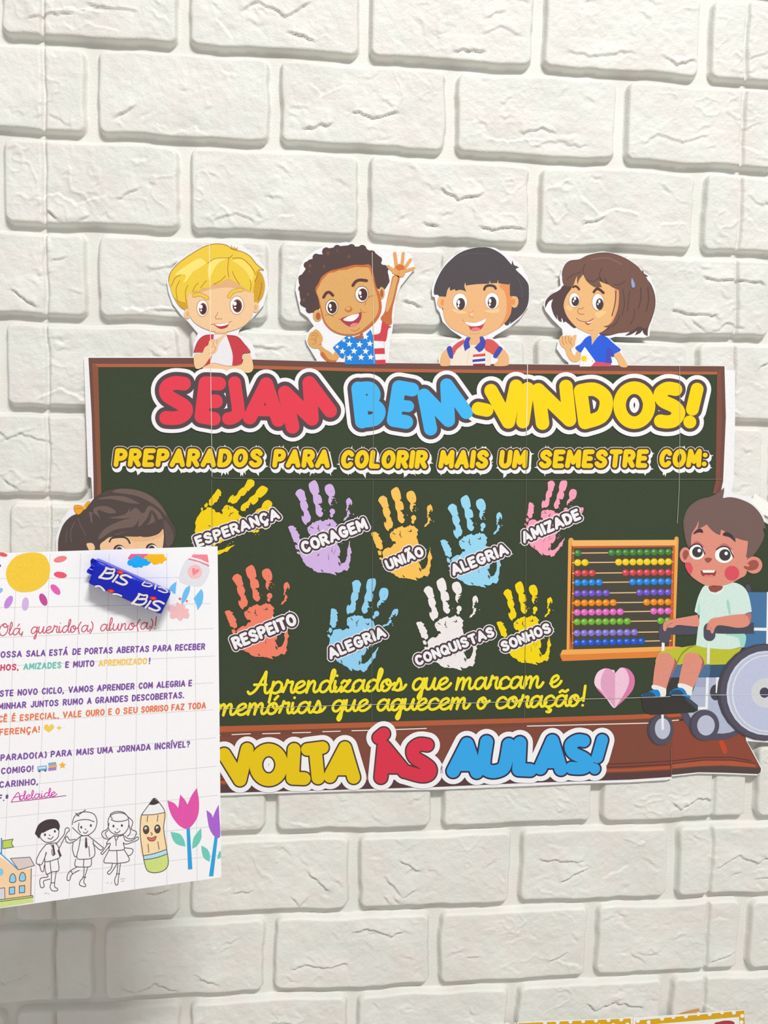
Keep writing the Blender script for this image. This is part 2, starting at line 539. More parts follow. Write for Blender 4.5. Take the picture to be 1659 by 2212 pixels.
AB = [(.8, .82), (.55, 1), (.2, .8), (.05, .35), (.2, .03), (.5, .1), (.8, .6)]
SCR = {   # joined handwriting, x-height 1
    'a': (1.08, [AB + [(.9, .98), (.82, .45), (.9, .05), (1.1, .1), (1.28, .42)]]),
    'c': (.86, [[(.78, .8), (.55, 1), (.2, .8), (.05, .35), (.2, .03), (.5, .02), (.8, .2), (.98, .5)]]),
    'd': (1.08, [AB + [(1.08, 1.4), (1.14, 1.8), (1.02, 1.95), (.9, 1.6), (.82, .5), (.9, .05), (1.1, .1), (1.28, .42)]]),
    'e': (.9, [[(.02, .3), (.45, .5), (.74, .78), (.58, 1), (.22, .8), (.08, .35), (.25, .03), (.55, .03), (.85, .25), (1.02, .5)]]),
    'i': (.5, [[(.12, .95), (.06, .35), (.16, .03), (.38, .12), (.6, .48)], [(.22, 1.42), (.23, 1.43)]]),
    'l': (.5, [[(0, .3), (.35, 1.2), (.42, 1.75), (.28, 1.9), (.14, 1.3), (.08, .3), (.22, .03), (.55, .35)]]),
    'm': (1.42, [[(.14, 1), (.02, 0)], [(.02, .05), (.2, .65), (.46, 1), (.58, .8), (.5, 0)], [(.5, .05), (.68, .65), (.96, 1), (1.08, .8), (1.02, .3), (1.1, .03), (1.32, .12), (1.52, .46)]]),
    'n': (.96, [[(.14, 1), (.02, 0)], [(.02, .05), (.2, .65), (.48, 1), (.62, .8), (.55, .3), (.63, .03), (.85, .12), (1.06, .46)]]),
    'o': (.94, [[(.52, 1), (.2, .82), (.05, .38), (.22, .02), (.55, .1), (.76, .55), (.62, .95), (.42, .82), (.52, .55), (.82, .5), (1.05, .68)]]),
    'p': (.96, [[(.2, 1), (-.06, -.8)], [(.06, .3), (.3, .82), (.6, 1), (.84, .75), (.74, .25), (.42, 0), (.2, .06)], [(.6, .08), (.85, .2), (1.04, .46)]]),
    'q': (1.0, [AB + [(.9, .98), (.8, .2), (.72, -.55), (.58, -.82), (.48, -.6), (.72, -.1), (1.05, .4)]]),
    'r': (.86, [[(0, .1), (.22, .75), (.3, 1.12), (.42, .92), (.7, .96), (.6, .4), (.68, .03), (.9, .15), (1.02, .46)]]),
    's': (.84, [[(0, .1), (.28, .62), (.44, 1.06), (.58, .7), (.6, .28), (.4, .02), (.14, .1)], [(.45, .03), (.75, .15), (.98, .5)]]),
    'u': (1.02, [[(.12, 1), (.06, .35), (.2, .03), (.5, .2), (.76, .98), (.68, .35), (.77, .03), (1, .12), (1.16, .46)]]),
    'z': (.9, [[(.1, .75), (.28, .98), (.48, .9), (.74, 1), (.42, .5), (.08, .02), (.32, .12), (.58, 0), (.85, .12), (1.02, .42)]]),
    'A': (1.34, [[(-.35, .18), (-.18, -.02), (.25, .35), (.75, 1.4), (.95, 1.9), (.92, 1.2), (.92, .3), (1.02, .03), (1.22, .1), (1.4, .4)], [(.1, .78), (1.0, .78)]]),
    'O': (1.2, [[(.7, 1.8), (.25, 1.5), (.02, .8), (.2, .1), (.6, 0), (.98, .5), (1.05, 1.2), (.75, 1.75), (.45, 1.5), (.75, 1.2), (1.15, 1.4)]]),
    '(': (.62, [[(.55, 1.5), (.28, 1.05), (.2, .45), (.36, -.2)]]),
    ')': (.62, [[(.28, 1.5), (.48, 1.05), (.42, .35), (.12, -.25)]]),
    ',': (.35, [[(.15, .08), (.05, -.2)]]),
    '!': (.4, [[(.3, 1.8), (.2, .45)], [(.16, .02), (.17, .03)]]),
}
for ch, base, acc in (('á', 'a', [[(.62, 1.3), (.82, 1.6)]]), ('ó', 'o', [[(.55, 1.3), (.78, 1.62)]]),
                      ('ã', 'a', [[(.35, 1.3), (.55, 1.45), (.75, 1.32), (.98, 1.48)]]),
                      ('ç', 'c', [[(.45, 0), (.4, -.2), (.58, -.3), (.45, -.5), (.25, -.45)]])):
    SCR[ch] = (SCR[base][0], SCR[base][1] + acc)


def set_text(text, p0, p1, h, weight, font='caps', slant=0.0, gap=0.16, fit=True, perp=True):
    """strokes (photo coordinates) of text from p0 to p1 along its base line; returns list per letter"""
    (x0, y0), (x1, y1) = pts([p0])[0], pts([p1])[0]
    h, w = h / REG[2], weight / REG[2]
    L = math.hypot(x1 - x0, y1 - y0)
    ex, ey = (x1 - x0) / L, (y1 - y0) / L
    upx, upy = (ey, -ex) if perp else (0.0, -1.0)
    k = (h - w) if font == 'caps' else h
    table = CAPS if font == 'caps' else SCR
    adv = []
    for ch in text:
        if ch == ' ':
            adv.append(.45 * k)
        elif font == 'caps':
            adv.append(table[ch][0] * k + w + gap * h)
        else:
            adv.append(table[ch][0] * k)
    tot = sum(adv) - (gap * h if font == 'caps' else 0)
    sx = L / tot if fit else 1.0
    out, cur = [], 0.0
    for ch, a in zip(text, adv):
        st = []
        if ch != ' ':
            for P in table[ch][1]:
                Q = spline(P, False, 4) if font != 'caps' else P
                R_ = []
                for gx, gy in Q:
                    if font == 'caps':
                        lx, ly = (cur + (w / 2 if table[ch][0] else w / 2) + gx * k) * sx, w / 2 + gy * k
                    else:
                        lx, ly = (cur + gx * k) * sx, gy * k
                    lx += slant * ly
                    R_.append((x0 + ex * lx + upx * ly, y0 + ey * lx + upy * ly))
                st.append(R_)
        out.append(st)
        cur += a
    return out


def strokes_to(a, letters, w, col, lv):
    for st in letters:
        for P in st:
            a.add(stroke_polys(P, w), col, lv)


def spikes(letters, n, size, seed, below=True):
    """ragged torn points round a word"""
    r = random.Random(seed)
    P = [p for st in letters for s in st for p in s]
    xs0, xs1 = min(p[0] for p in P), max(p[0] for p in P)
    cxm, cym = sum(p[0] for p in P) / len(P), sum(p[1] for p in P) / len(P)
    out = []
    for k in range(n):
        p = r.choice(P)
        near = [q for q in P if abs(q[0] - p[0]) < size * .8]
        up = r.random() < .6 or not below
        e = min(near, key=lambda q: q[1]) if up else max(near, key=lambda q: q[1])
        s = -1 if up else 1
        b, hgt, dx = r.uniform(.35, .8) * size, r.uniform(.9, 1.9) * size, r.uniform(-.7, .7) * size
        out.append([(e[0] - b, e[1]), (e[0] + b, e[1]), (e[0] + dx, e[1] + s * hgt)])
    for side in (xs0, xs1):
        near = [q for q in P if abs(q[0] - side) < size]
        for k in range(3):
            e = r.choice(near)
            s = -1 if side == xs0 else 1
            out.append([(e[0], e[1] - size * .5), (e[0], e[1] + size * .5), (e[0] + s * r.uniform(1.0, 1.7) * size, e[1] + r.uniform(-.6, .6) * size)])
    return out


WHITE, PAPER, DARK = (238, 237, 241), (236, 235, 238), (72, 58, 60)
RED, BLUE, YEL = (226, 62, 80), (62, 176, 240), (246, 210, 6)

# ================================================================== the poster
POS = empty('classroom_poster', POSTER.at(900, 1300), 'large green chalkboard poster of taped sheets with cut-out children, on the white brick wall', 'poster')
G1 = (61, 70, 54)
reg(0, 0, 1)
b = Art('backing_paper', POS, 0, label='white paper sheets with a cut-out outline')
b.p('181 770 300 770 420 771 560 776 800 783 1140 786 1400 789 1566 790 1568 799 1588 800 1588 900 1585 1035 1580 1062 1590 1068 1620 1072 1645 1100 1664 1150 1700 1156 1705 1300 1770 1400 1790 1500 1750 1600 1660 1604 1614 1601 1647 1660 1645 1668 1636 1675 1560 1672 1509 1671 1451 1677 1451 1682 1440 1685 1361 1690 1240 1693 1140 1698 940 1706 800 1708 600 1714 470 1719 300 1724 150 1728 158 1700 180 1580 184 1500 150 1300 122 1230 121 1160 135 1120 150 1100 172 1095 186 1082 200 1076 197 1032 190 1030', PAPER, 0, False)
reg(340, 510, 3.95)
b.p('600 45 720 75 860 190 935 300 945 450 905 590 850 660 760 750 700 800 690 840 780 880 830 960 840 1080 295 1080 310 920 345 830 261 730 200 670 130 580 95 480 80 390 100 300 200 190 330 110 460 60', PAPER, 0, False)
reg(620, 500, 5.53)
b.p('700 125 900 160 980 215 1370 225 1480 270 1530 440 1480 500 1360 650 1300 800 1270 1060 1260 1180 1230 1300 1210 1600 380 1600 350 1530 240 1350 220 1280 260 1190 320 1130 250 1030 160 960 100 700 110 600 150 450 200 330 330 230 480 165', PAPER, 0, False)
reg(920, 510, 6.381)
b.p('780 145 950 160 1150 270 1310 400 1400 560 1435 700 1420 960 1300 1130 1160 1250 960 1370 915 1410 1010 1440 1080 1530 1150 1650 1160 1800 170 1800 180 1680 260 1540 350 1480 500 1400 350 1300 230 1180 190 1050 150 1000 120 840 85 830 80 720 120 600 200 480 300 330 450 220 600 165', PAPER, 0, False)
reg(1160, 520, 5.925)
b.p('840 135 1000 160 1200 250 1340 370 1440 450 1510 600 1530 760 1500 950 1450 1100 1440 1220 1380 1240 1000 1230 930 1250 1070 1370 1160 1620 410 1620 400 1560 330 1500 250 1380 270 1280 330 1200 320 1130 200 1010 110 900 80 820 110 740 200 670 300 570 290 460 320 350 400 240 520 220 650 165', PAPER, 0, False)
b.build(thick=0.0006)
reg(0, 0, 1)
t = Art('paper_tab', POS, 3, label='white curled paper tab behind the hair of the boy in the wheelchair')
t.p('1622 1084 1631 1066 1660 1086 1668 1120 1650 1112', (243, 242, 236), 0, False)
t.build(thick=0.0004)

g = Art('chalkboard', POS, 2, label='dark green chalkboard surface', spec=.12)
g.p('204 786 1556 800 1557 1042 1548 1064 1560 1074 1640 1120 1698 1158 1700 1300 1698 1560 1452 1545 1360 1549 940 1560 468 1574 203 1582', G1, 0, False)
g.build()
f = Art('board_frame', POS, 5, label='printed brown wooden frame')
BR1, BR2, BR3 = (110, 74, 66), (176, 98, 66), (138, 84, 62)
f.p('191 773 420 773 560 777 800 784 1140 787 1400 790 1565 791 1550 803 1400 802 1140 800 800 796 560 790 420 786 204 786', BR1, 0, False)
f.p('204 786 420 786 560 790 800 796 1140 800 1400 802 1550 803 1549 809 1400 809 1140 807 800 803 560 797 420 793 212 793', BR2, 0, False)
f.p('191 773 204 786 212 793 219 1065 222 1568 207 1573 202 1032 198 900', BR1, 0, False)
f.p('199 783 204 786 212 793 219 1065 222 1568 214 1570 210 1032', BR3, 1, False)
f.p('1565 791 1550 803 1548 900 1546 1040 1540 1066 1556 1066 1562 1040 1568 900', BR1, 0, False)
f.p('1557 797 1549 809 1548 900 1546 1040 1540 1066 1548 1066 1555 1040 1559 900', (128, 78, 64), 1, False)
f.build()
f = Art('chalk_tray', POS, 8, label='printed brown wooden chalk ledge along the bottom')
f.p('203 1578 468 1569 700 1563 940 1556 1140 1551 1360 1544 1452 1540 1600 1536 1612 1600 1644 1660 1643 1668 1638 1672 1562 1669 1509 1668 1451 1674 1450 1678 1361 1684 1140 1691 940 1700 700 1707 468 1713 152 1723 165 1690', (126, 72, 58), 0, False)
f.p('203 1578 468 1569 700 1563 940 1556 1140 1551 1360 1544 1452 1540 1540 1536 1540 1544 1452 1549 1360 1554 1140 1561 940 1567 700 1574 468 1582 203 1590', (178, 92, 58), 1, False)
f.p('203 1590 468 1582 700 1574 940 1567 1140 1561 1360 1554 1452 1549 1540 1544 1540 1553 1452 1558 1360 1563 1140 1569 940 1576 700 1584 468 1592 203 1600', (116, 70, 56), 1, False)
f.p('1452 1556 1600 1540 1608 1596 1635 1650 1625 1657 1540 1652 1452 1660', (140, 72, 56), 1, False)
f.p('160 1696 468 1687 700 1682 940 1674 1140 1667 1360 1660 1448 1654 1448 1661 1360 1666 1140 1672 940 1679 700 1687 468 1693 158 1702', (176, 84, 54), 1, False)
f.p('1452 1650 1520 1642 1580 1643 1628 1650 1636 1658 1560 1653 1510 1655 1452 1660', (172, 88, 62), 2, False)
f.p('156 1708 468 1696 700 1690 940 1682 1140 1675 1360 1669 1448 1664 1450 1678 1361 1684 1140 1691 940 1700 700 1707 468 1713 152 1723', (88, 62, 62), 2, False)
f.p('1451 1662 1510 1656 1560 1655 1643 1658 1643 1668 1638 1672 1562 1669 1509 1668 1451 1674', (84, 68, 64), 2, False)
for k in (0, 1):
    f.s([(470, 1684 - 7 * k), (940, 1670 - 7 * k), (1360, 1656 - 7 * k), (1449, 1651 - 7 * k)], 2.2, (96, 54, 50), 3, False)
    f.s([(1452, 1650 - 6 * k), (1520, 1642 - 6 * k), (1580, 1642 - 6 * k), (1630 - 8 * k, 1649 - 6 * k)], 2.2, (96, 54, 50), 3, False)
f.p('1553 1602 1563 1601 1571 1623 1563 1627', (190, 74, 42), 3)
f.build()
for a_, b_, y0, y1 in ((468, 475, 1589, 1588.5), (501, 541, 1587, 1585), (567, 605, 1585, 1584), (632, 671, 1583, 1582), (697, 735, 1580.5, 1579.5), (760, 800, 1578.5, 1577.5), (855, 921, 1576, 1573.5),
                       (1139, 1400, 1568.5, 1562), (1452, 1466, 1556.5, 1555.5)):
    f = Art('dash_line', POS, 13, label='white printed dash on the chalk ledge')
    f.s([(a_, y0), (b_, y1)], 2.0, (240, 234, 228), 0, False)
    f.build()
for i, (P, w, c) in enumerate((
        ([(452, 528), (454, 640), (455, 790)], 1.3, (244, 236, 212)), ([(455, 790), (457, 930)], 1.3, (222, 206, 200)), ([(457, 930), (458, 1030)], 1.2, (196, 196, 188)), ([(458, 1030), (460, 1032.5), (540, 1034), (800, 1035), (1140, 1036), (1560, 1035)], 0.9, (122, 126, 108)),
        ([(804, 545), (808, 785)], 1.1, (226, 206, 180)), ([(808, 800), (806, 1000)], 0.8, (140, 142, 126)), ([(806, 1035), (804, 1300), (803, 1520), (804, 1562)], 0.8, (110, 112, 98)),
        ([(1139.5, 788), (1139, 850), (1137, 930)], 1.5, (240, 236, 232)), ([(1137, 930), (1136, 1250), (1133, 1551)], 0.8, (112, 114, 100)),
        ([(1468, 791), (1469, 900), (1467, 1060), (1463, 1130)], 0.9, (186, 184, 168)),
        ([(470, 1532), (600, 1528), (795, 1522), (1000, 1519), (1140, 1515), (1260, 1510), (1370, 1507.5), (1448, 1504.5)], 1.1, (200, 198, 184)), ([(1451, 1501.5), (1560, 1501), (1700, 1500.5)], 1.0, (205, 210, 222)),
        ([(457, 1035), (459, 1180)], 0.8, (118, 122, 104)), ([(1450, 1615), (1450.5, 1677)], 1.0, (150, 104, 92)))):
    f = Art('paper_seam', POS, 48)
    f.s(P, w, c, 0, False)
    f.build()


# ---------------------------------------------------------------- big bubble words
def bubble(name, label, base, col, letters, w, out_w, dark_w, dark=(84, 70, 74), paper=WHITE):
    hull = Art(name, POS, base, label=label)
    for st in letters:
        for sgm in st[1]:
            hull.s(sgm[0], sgm[1] + out_w, paper, 0, st[2])
    for st in letters:
        for sgm in st[1]:
            hull.s(sgm[0], sgm[1] + dark_w, dark, 1, st[2])
    root = hull.build()
    for i, st in enumerate(letters):
        a = Art('bubble_letter', root, base + 2 + .3 * i)
        for sgm in st[1]:
            a.s(sgm[0], sgm[1], col, 0, st[2])
        a.build()


reg(310, 780, 3.7705)
W = 112
bubble('headline_word', 'red bubble lettering SEJAM', 36, RED, [
    ('S', [('330 184 255 178 200 200 181 238 200 285 270 328 335 370 345 415 300 455 240 465 184 462', W)], True),
    ('E', [('616 184 505 180 472 452 572 470', W), ('495 330 590 328', 112)], False),
    ('J', [('742 176 772 395 760 438 720 464 692 468', W - 8)], True),
    ('A', [('866 460 1000 188 1098 480', W), ('930 404 1060 408', 88)], False),
    ('M', [('1214 535 1152 256 1372 470 1350 178 1520 405', W)], False)], W, 130, 68)
reg(730, 780, 4.1475)
W = 124
bubble('headline_word', 'light blue bubble lettering BEM', 32, (66, 180, 242), [
    ('B', [('182 245 215 542', W), ('182 245 285 240 325 290 310 340 240 388', 112), ('240 388 340 405 372 460 330 525 215 542', 112)], True),
    ('E', [('665 255 546 234 500 528 612 546', W), ('520 395 630 405', 104)], False),
    ('M', [('830 608 772 305 990 532 975 214 1150 460', W - 6)], False)], W, 142, 72)
reg(1090, 780, 3.318)
W = 97
bubble('headline_word', 'yellow bubble lettering -VINDOS!', 33.3, YEL, [
    ('-', [('-188 340 -128 352', W - 2)], False),
    ('V', [('-97 212 27 436 83 180', W)], False),
    ('I', [('166 198 131 435', W - 2)], False),
    ('N', [('272 445 242 206 465 422 440 182', W)], False),
    ('D', [('545 213 576 440', W), ('545 213 640 202 715 250 728 320 690 400 576 440', W)], True),
    ('O', [(ellipse(930, 316, 106, 126), 90)], False),
    ('S', [('1226 203 1165 196 1116 232 1135 285 1215 325 1248 372 1215 424 1165 436 1118 430', W - 2)], True),
    ('!', [('1380 201 1346 345', 92), ('1327 436 1328 437', 92)], False)], W, 110, 50)
reg(440, 1540, 3.318)
W = 92
VD = (78, 58, 52)
bubble('footer_word', 'yellow bubble lettering VOLTA', 33, (226, 194, 16), [
    ('V', [('147 296 260 480 312 260', W)], False),
    ('O', [(ellipse(466, 372, 93, 108), 90)], False),
    ('L', [('648 262 637 468 720 471', W)], False),
    ('T', [('742 262 852 248', W - 4), ('800 262 820 465', W)], False),
    ('A', [('905 455 1012 250 1075 462', W), ('960 405 1048 405', 84)], False)], W, 92, 22, VD)
bubble('footer_word', 'red bubble lettering AS with an accent', 33, (214, 52, 76), [
    ('A', [('1270 462 1292 240 1440 420', W), ('1280 395 1400 395', 76)], False),
    ('`', [('1256 178 1290 150', 90)], False),
    ('S', [('1602 230 1545 226 1500 262 1512 318 1580 362 1622 400 1612 440 1555 450 1440 418', W)], True)], W, 92, 22, VD)
reg(920, 1540, 3.7705)
W = 106
bubble('footer_word', 'blue bubble lettering AULAS!', 33, (52, 164, 230), [
    ('A', [('222 475 335 252 414 482', W), ('285 428 390 428', 90)], False),
    ('U', [('495 236 472 410 500 465 560 478 630 450 655 380 676 258', W)], True),
    ('L', [('766 244 756 462 850 466', W)], False),
    ('A', [('932 450 1030 228 1100 458', W), ('980 405 1085 402', 92)], False),
    ('S', [('1286 228 1235 224 1180 262 1200 325 1285 368 1318 408 1290 445 1240 452 1185 448', W - 6)], True),
    ('!', [('1436 220 1396 362', 94), ('1374 454 1375 455', 88)], False)], W, 106, 28, (52, 44, 72))


# ---------------------------------------------------------------- yellow subtitle
for i, (txt, x0, x1, y0, y1) in enumerate((('PREPARADOS', 245, 570, 1008.5, 1009.5), ('PARA', 588, 716, 1010, 1011), ('COLORIR', 735, 926, 1012, 1012.5), ('MAIS', 947, 1058, 1012, 1012),
                                           ('UM', 1077, 1142, 1012, 1011.5), ('SEMESTRE', 1163, 1402, 1011.5, 1010.5), ('COM:', 1423, 1530, 1010, 1009.5))):
    reg(0, 0, 1)
    L = set_text(txt, (x0, y0), (x1 - 5, y1), 40, 10, slant=.12, gap=.09)
    a = Art('subtitle_word', POS, 22, label='yellow brush capitals %s on a torn white edge' % txt.strip(':'))
    Lw = [[[(x + 2.5, y + 6) for x, y in P] for P in st] for st in L]
    strokes_to(a, L, 20.5, WHITE, 0)
    strokes_to(a, Lw, 22, WHITE, 0)
    a.add(spikes(Lw, 7 + 3 * len(txt), 11, i + 3), WHITE, 0)
    strokes_to(a, L, 18.4, (78, 58, 48), 1)
    strokes_to(a, L, 10.4, (240, 204, 16), 2)
    a.build()

# ---------------------------------------------------------------- hand prints
HAND = {
    'palm': '450 990 520 935 540 900 575 905 600 880 640 870 685 850 700 875 740 880 790 850 800 860 830 825 850 850 905 850 945 890 985 930 960 960 975 1010 950 1060 975 1110 1000 1200 985 1300 1010 1330 1035 1400 1030 1480 1010 1540 1040 1600 1050 1640 1110 1620 1145 1560 1165 1480 1160 1400 1180 1340 1205 1230 1210 1330 1245 1440 1215 1480 1220 1560 1195 1650 1205 1700 1160 1770 1100 1750 1060 1790 1000 1805 930 1785 968 1845 900 1830 830 1810 720 1800 640 1800 560 1760 540 1730 450 1690 380 1610 350 1540 318 1480 330 1400 310 1330 340 1290 420 1240 470 1250 520 1180 570 1170 545 1130 500 1130 455 1050',
    'thumb': '100 985 130 963 198 960 215 985 255 1000 235 1030 270 1060 285 1100 310 1120 300 1180 320 1200 325 1260 280 1290 240 1260 205 1250 190 1200 160 1130',
    'i1': '232 390 260 330 320 300 355 315 395 345 405 400 418 450 432 495 385 520 325 530 285 470 250 420',
    'i2': '325 535 418 515 440 550 465 610 445 670 470 700 490 760 510 800 495 880 440 910 430 945 390 920 350 850 345 790 360 780 375 800 385 730 340 660 320 590',
    'm1': '470 240 490 190 570 143 610 170 640 230 655 300 660 360 635 385 690 430 710 545 640 570 680 600 685 630 715 650 700 700 730 730 715 780 680 805 640 785 600 730 590 600 555 530 545 415 500 350',
    'r1': '758 290 775 240 840 210 890 225 925 280 942 350 930 420 880 445 935 455 880 490 890 520 865 560 880 600 855 590 825 540 825 480 835 440 790 390 765 340',
    'r2': '845 700 870 660 910 655 942 690 935 740 905 760 910 785 880 815 850 775 865 745',
    'p1': '1140 540 1150 490 1205 455 1240 500 1252 560 1235 600 1215 540 1200 590 1170 600 1195 620 1165 650 1180 680 1140 700 1150 640 1150 590',
    'p2': '1165 700 1200 690 1215 740 1185 770 1200 790 1150 830 1130 860 1090 870 1110 820 1150 790 1160 750',
    'w1': '225 1310 270 1300 300 1340 290 1390 240 1370', 'w2': '255 1430 290 1420 330 1455 310 1475 265 1460',
}
MARKS = ('645 930 655 970 650 1010 670 1035 640 1030 625 1010 640 980', '505 970 560 1000 550 1012 500 985', '850 905 865 950 840 965 770 940 830 945', '700 1740 740 1780 720 1790 690 1760',
         '820 1410 838 1580 826 1560', '890 1325 895 1450 882 1420', '975 1350 900 1515 930 1430', '1000 1490 1030 1500 1010 1540 990 1520', '640 1465 670 1475 620 1510', '480 1030 498 1035 485 1050',
         '660 1040 690 1060 640 1060', '872 330 884 345 876 360', '1005 1600 1045 1640 1035 1690 1000 1640')
HC = (105, 985), (570, 143), (968, 1845)


def affine(src, dst):
    A = np.array([[x, y, 1] for x, y in src])
    return np.linalg.solve(A, np.array(dst))


HANDS = (   # word, colour, region, three matching points, word base line, height, label
    ('ESPERANÇA', (240, 206, 10), (400, 1020, 6.9125), ((490, 252), (1232, 240), None), ((180, 1125), (1425, 688)), 165, 'yellow hand print leaning right with the word ESPERANÇA'),
    ('CORAGEM', (206, 176, 226), (610, 1020, 8.295), HC, ((382, 1462), (1545, 1010)), 215, 'lilac hand print with the word CORAGEM'),
    ('UNIÃO', (244, 192, 88), (790, 1040, 10.056), ((120, 1125), (665, 120), (1120, 2155)), ((482, 1935), (1290, 1610)), 232, 'light orange hand print with the word UNIÃO'),
    ('ALEGRIA', (150, 212, 240), (940, 1050, 9.2167), ((105, 1095), (615, 178), (1010, 2025)), ((360, 1795), (1480, 1345)), 230, 'sky blue hand print in the upper row with the word ALEGRIA'),
    ('AMIZADE', (244, 158, 184), (1110, 1020, 9.759), ((325, 640), (1105, 178), (600, 1760)), ((215, 1505), (1430, 985)), 245, 'pink hand print with the word AMIZADE'),
    ('RESPEITO', (238, 128, 102), (470, 1200, 8.295), ((130, 1010), (605, 168), (1000, 1855)), ((315, 1690), (1440, 1232)), 228, 'coral hand print with the word RESPEITO'),
    ('ALEGRIA', (144, 206, 240), (690, 1230, 8.7316), ((225, 745), (1040, 170), (615, 1925)), ((205, 1705), (1275, 1262)), 218, 'sky blue hand print in the lower row with the word ALEGRIA'),
    ('CONQUISTAS', (236, 230, 230), (870, 1230, 4.74), ((140, 548), (402, 85), (608, 1035)), ((148, 992), (950, 680)), 108, 'white hand print with the word CONQUISTAS'),
    ('SONHOS', (240, 212, 8), (870, 1230, 4.74), ((962, 545), (1200, 122), (1380, 980)), ((1030, 848), (1530, 640)), 108, 'yellow upright hand print with the word SONHOS'))
for i, (txt, col, R_, three, (p0, p1), h, label) in enumerate(HANDS):
    reg(*R_)
    if three[2] is None:
        s0 = complex(*HC[1]) - complex(*HC[0])
        d0 = complex(*three[1]) - complex(*three[0])
        k = d0 / s0
        tr = lambda x, y: ((lambda z: (z.real, z.imag))((complex(x, y) - complex(*HC[0])) * k + complex(*three[0])))
    else:
        Mx = affine(HC, three)
        tr = lambda x, y: tuple(np.array([x, y, 1]) @ Mx)
    a = Art('hand_print', POS, 18, label=label)
    jr = random.Random(i)
    def ragged(src, amt):
        t_ = [float(v) for v in src.split()]
        P = [(t_[j], t_[j + 1]) for j in range(0, len(t_), 2)]
        out = []
        for q0, q1 in zip(P, P[1:] + P[:1]):
            out.append(q0)
            L_ = math.hypot(q1[0] - q0[0], q1[1] - q0[1])
            nseg = int(L_ / 22)
            for m_ in range(1, nseg):
                t = m_ / nseg
                out.append((q0[0] + (q1[0] - q0[0]) * t + jr.uniform(-amt, amt), q0[1] + (q1[1] - q0[1]) * t + jr.uniform(-amt, amt)))
        return pts([tr(*q) for q in out])
    for nm, src in HAND.items():
        if nm in ('i1', 'm1', 'r1', 'r2', 'i2'):
            q = [tuple(float(v) for v in w_) for w_ in zip(src.split()[::2], src.split()[1::2])]
            a.add([pts([tr(*z) for z in spline(q, True, 3)])], col, 0)
        else:
            a.add([ragged(src, 7 if nm == 'palm' else 5)], col, 0)
    for k_ in range(16):
        cx_, cy_ = jr.choice(((1100, 1300), (1230, 740), (735, 700), (930, 530), (270, 1350), (1100, 1700), (1060, 1270))) if True else 0
        cx_ += jr.uniform(-45, 45)
        cy_ += jr.uniform(-60, 60)
        a.add([pts([tr(cx_ + jr.uniform(4, 13) * math.cos(t_), cy_ + jr.uniform(4, 15) * math.sin(t_)) for t_ in (0, 1.4, 2.6, 3.6, 5)])], col, 0)
    for src in MARKS:
        t_ = [float(v) for v in src.split()]
        a.add([pts([tr(t_[j], t_[j + 1]) for j in range(0, len(t_), 2)])], (92, 84, 70) if i != 1 else (96, 78, 96), 1)
    root = a.build()
    L = set_text(txt, p0, p1, h, h * .24, gap=.055)
    a = Art('word', root, 23, label='white brush capitals with a dark edge')
    s = R_[2]
    w = h * .24 / s
    strokes_to(a, L, w + 12.2, WHITE, 0)
    a.add(spikes(L, 5, 7.5, 40 + i), WHITE, 0)
    strokes_to(a, L, w + 8.8, (80, 60, 66), 1)
    strokes_to(a, L, w + .4, (238, 238, 242), 2)
    a.build()

# ---------------------------------------------------------------- yellow handwriting
CHALK = (240, 222, 40)
for label, words in (('yellow handwriting, first line', (('Aprendizados', 460 + 322 / 3.7705, 1498.5, 460 + 1555 / 3.7705, 1491.5), ('que', 890.5, 1490.5, 970, 1488.5), ('marcam', 985, 1489.5, 1170, 1485.5), ('e', 1188, 1484, 1209, 1483.5))),
                     ('yellow handwriting, second line', (('memórias', 468, 1545.5, 698, 1539), ('que', 717, 1537, 797, 1535), ('aquecem', 814, 1535, 1012, 1531), ('o', 1030, 1531, 1054, 1530), ('coração!', 1071, 1530, 1265, 1524)))):
    a = Art('handwritten_line', POS, 24, label=label)
    reg(0, 0, 1)
    for txt, x0, y0, x1, y1 in words:
        L = set_text(txt, (x0, y0), (x1, y1), 24.5 if label.endswith('first line') else 23.5, 5.6, 'script', slant=.08, perp=True)
        strokes_to(a, L, 5.9, CHALK, 0)
    a.build()

# ---------------------------------------------------------------- abacus
reg(1180, 1040, 3.4635)
ab = Art('abacus', POS, 8, label='orange wooden abacus frame with ten rows of beads')
OR1, OR2, OR3 = (232, 164, 84), (204, 98, 46), (222, 130, 58)
ab.p('185 485 945 488 930 1245 190 1255', (74, 70, 60), 0, False)
ab.p('165 440 172 425 186 421 200 426 205 440 190 1262 152 1262', OR1, 1, False)
ab.p('190 480 207 488 200 1258 172 1262', OR2, 1, False)
ab.p('960 420 973 411 988 418 990 440 962 1245 925 1245', OR1, 1, False)
ab.p('946 488 962 480 946 1245 918 1250', OR2, 1, False)
ab.p('190 440 975 437 972 484 200 492', (238, 180, 104), 2, False)
ab.p('200 484 960 478 958 490 205 500', (186, 90, 50), 3, False)
ab.p('118 1268 160 1260 500 1252 965 1238 960 1270 900 1310 500 1328 150 1343 120 1338 104 1305*', OR3, 2)
ab.p('120 1266 160 1258 500 1249 965 1235 962 1262 500 1283 130 1296 110 1290', (236, 170, 88), 3)
abr = ab.build()
BEADS = (((66, 132, 58), 1, 9), ((238, 204, 20), 2, 8), ((206, 70, 76), 3, 7), ((36, 132, 226), 4, 6), ((112, 84, 200), 5, 5), ((236, 136, 24), 6, 4), ((220, 104, 190), 7, 3), ((112, 176, 50), 8, 2), ((130, 116, 206), 9, 0), ((32, 88, 208), 10, 0))
RY = ((537, 528), (608, 600), (687, 680), (758, 748), (838, 828), (910, 902), (981, 969), (1052, 1042), (1136, 1124), (1208, 1190))
proto_bead = {}
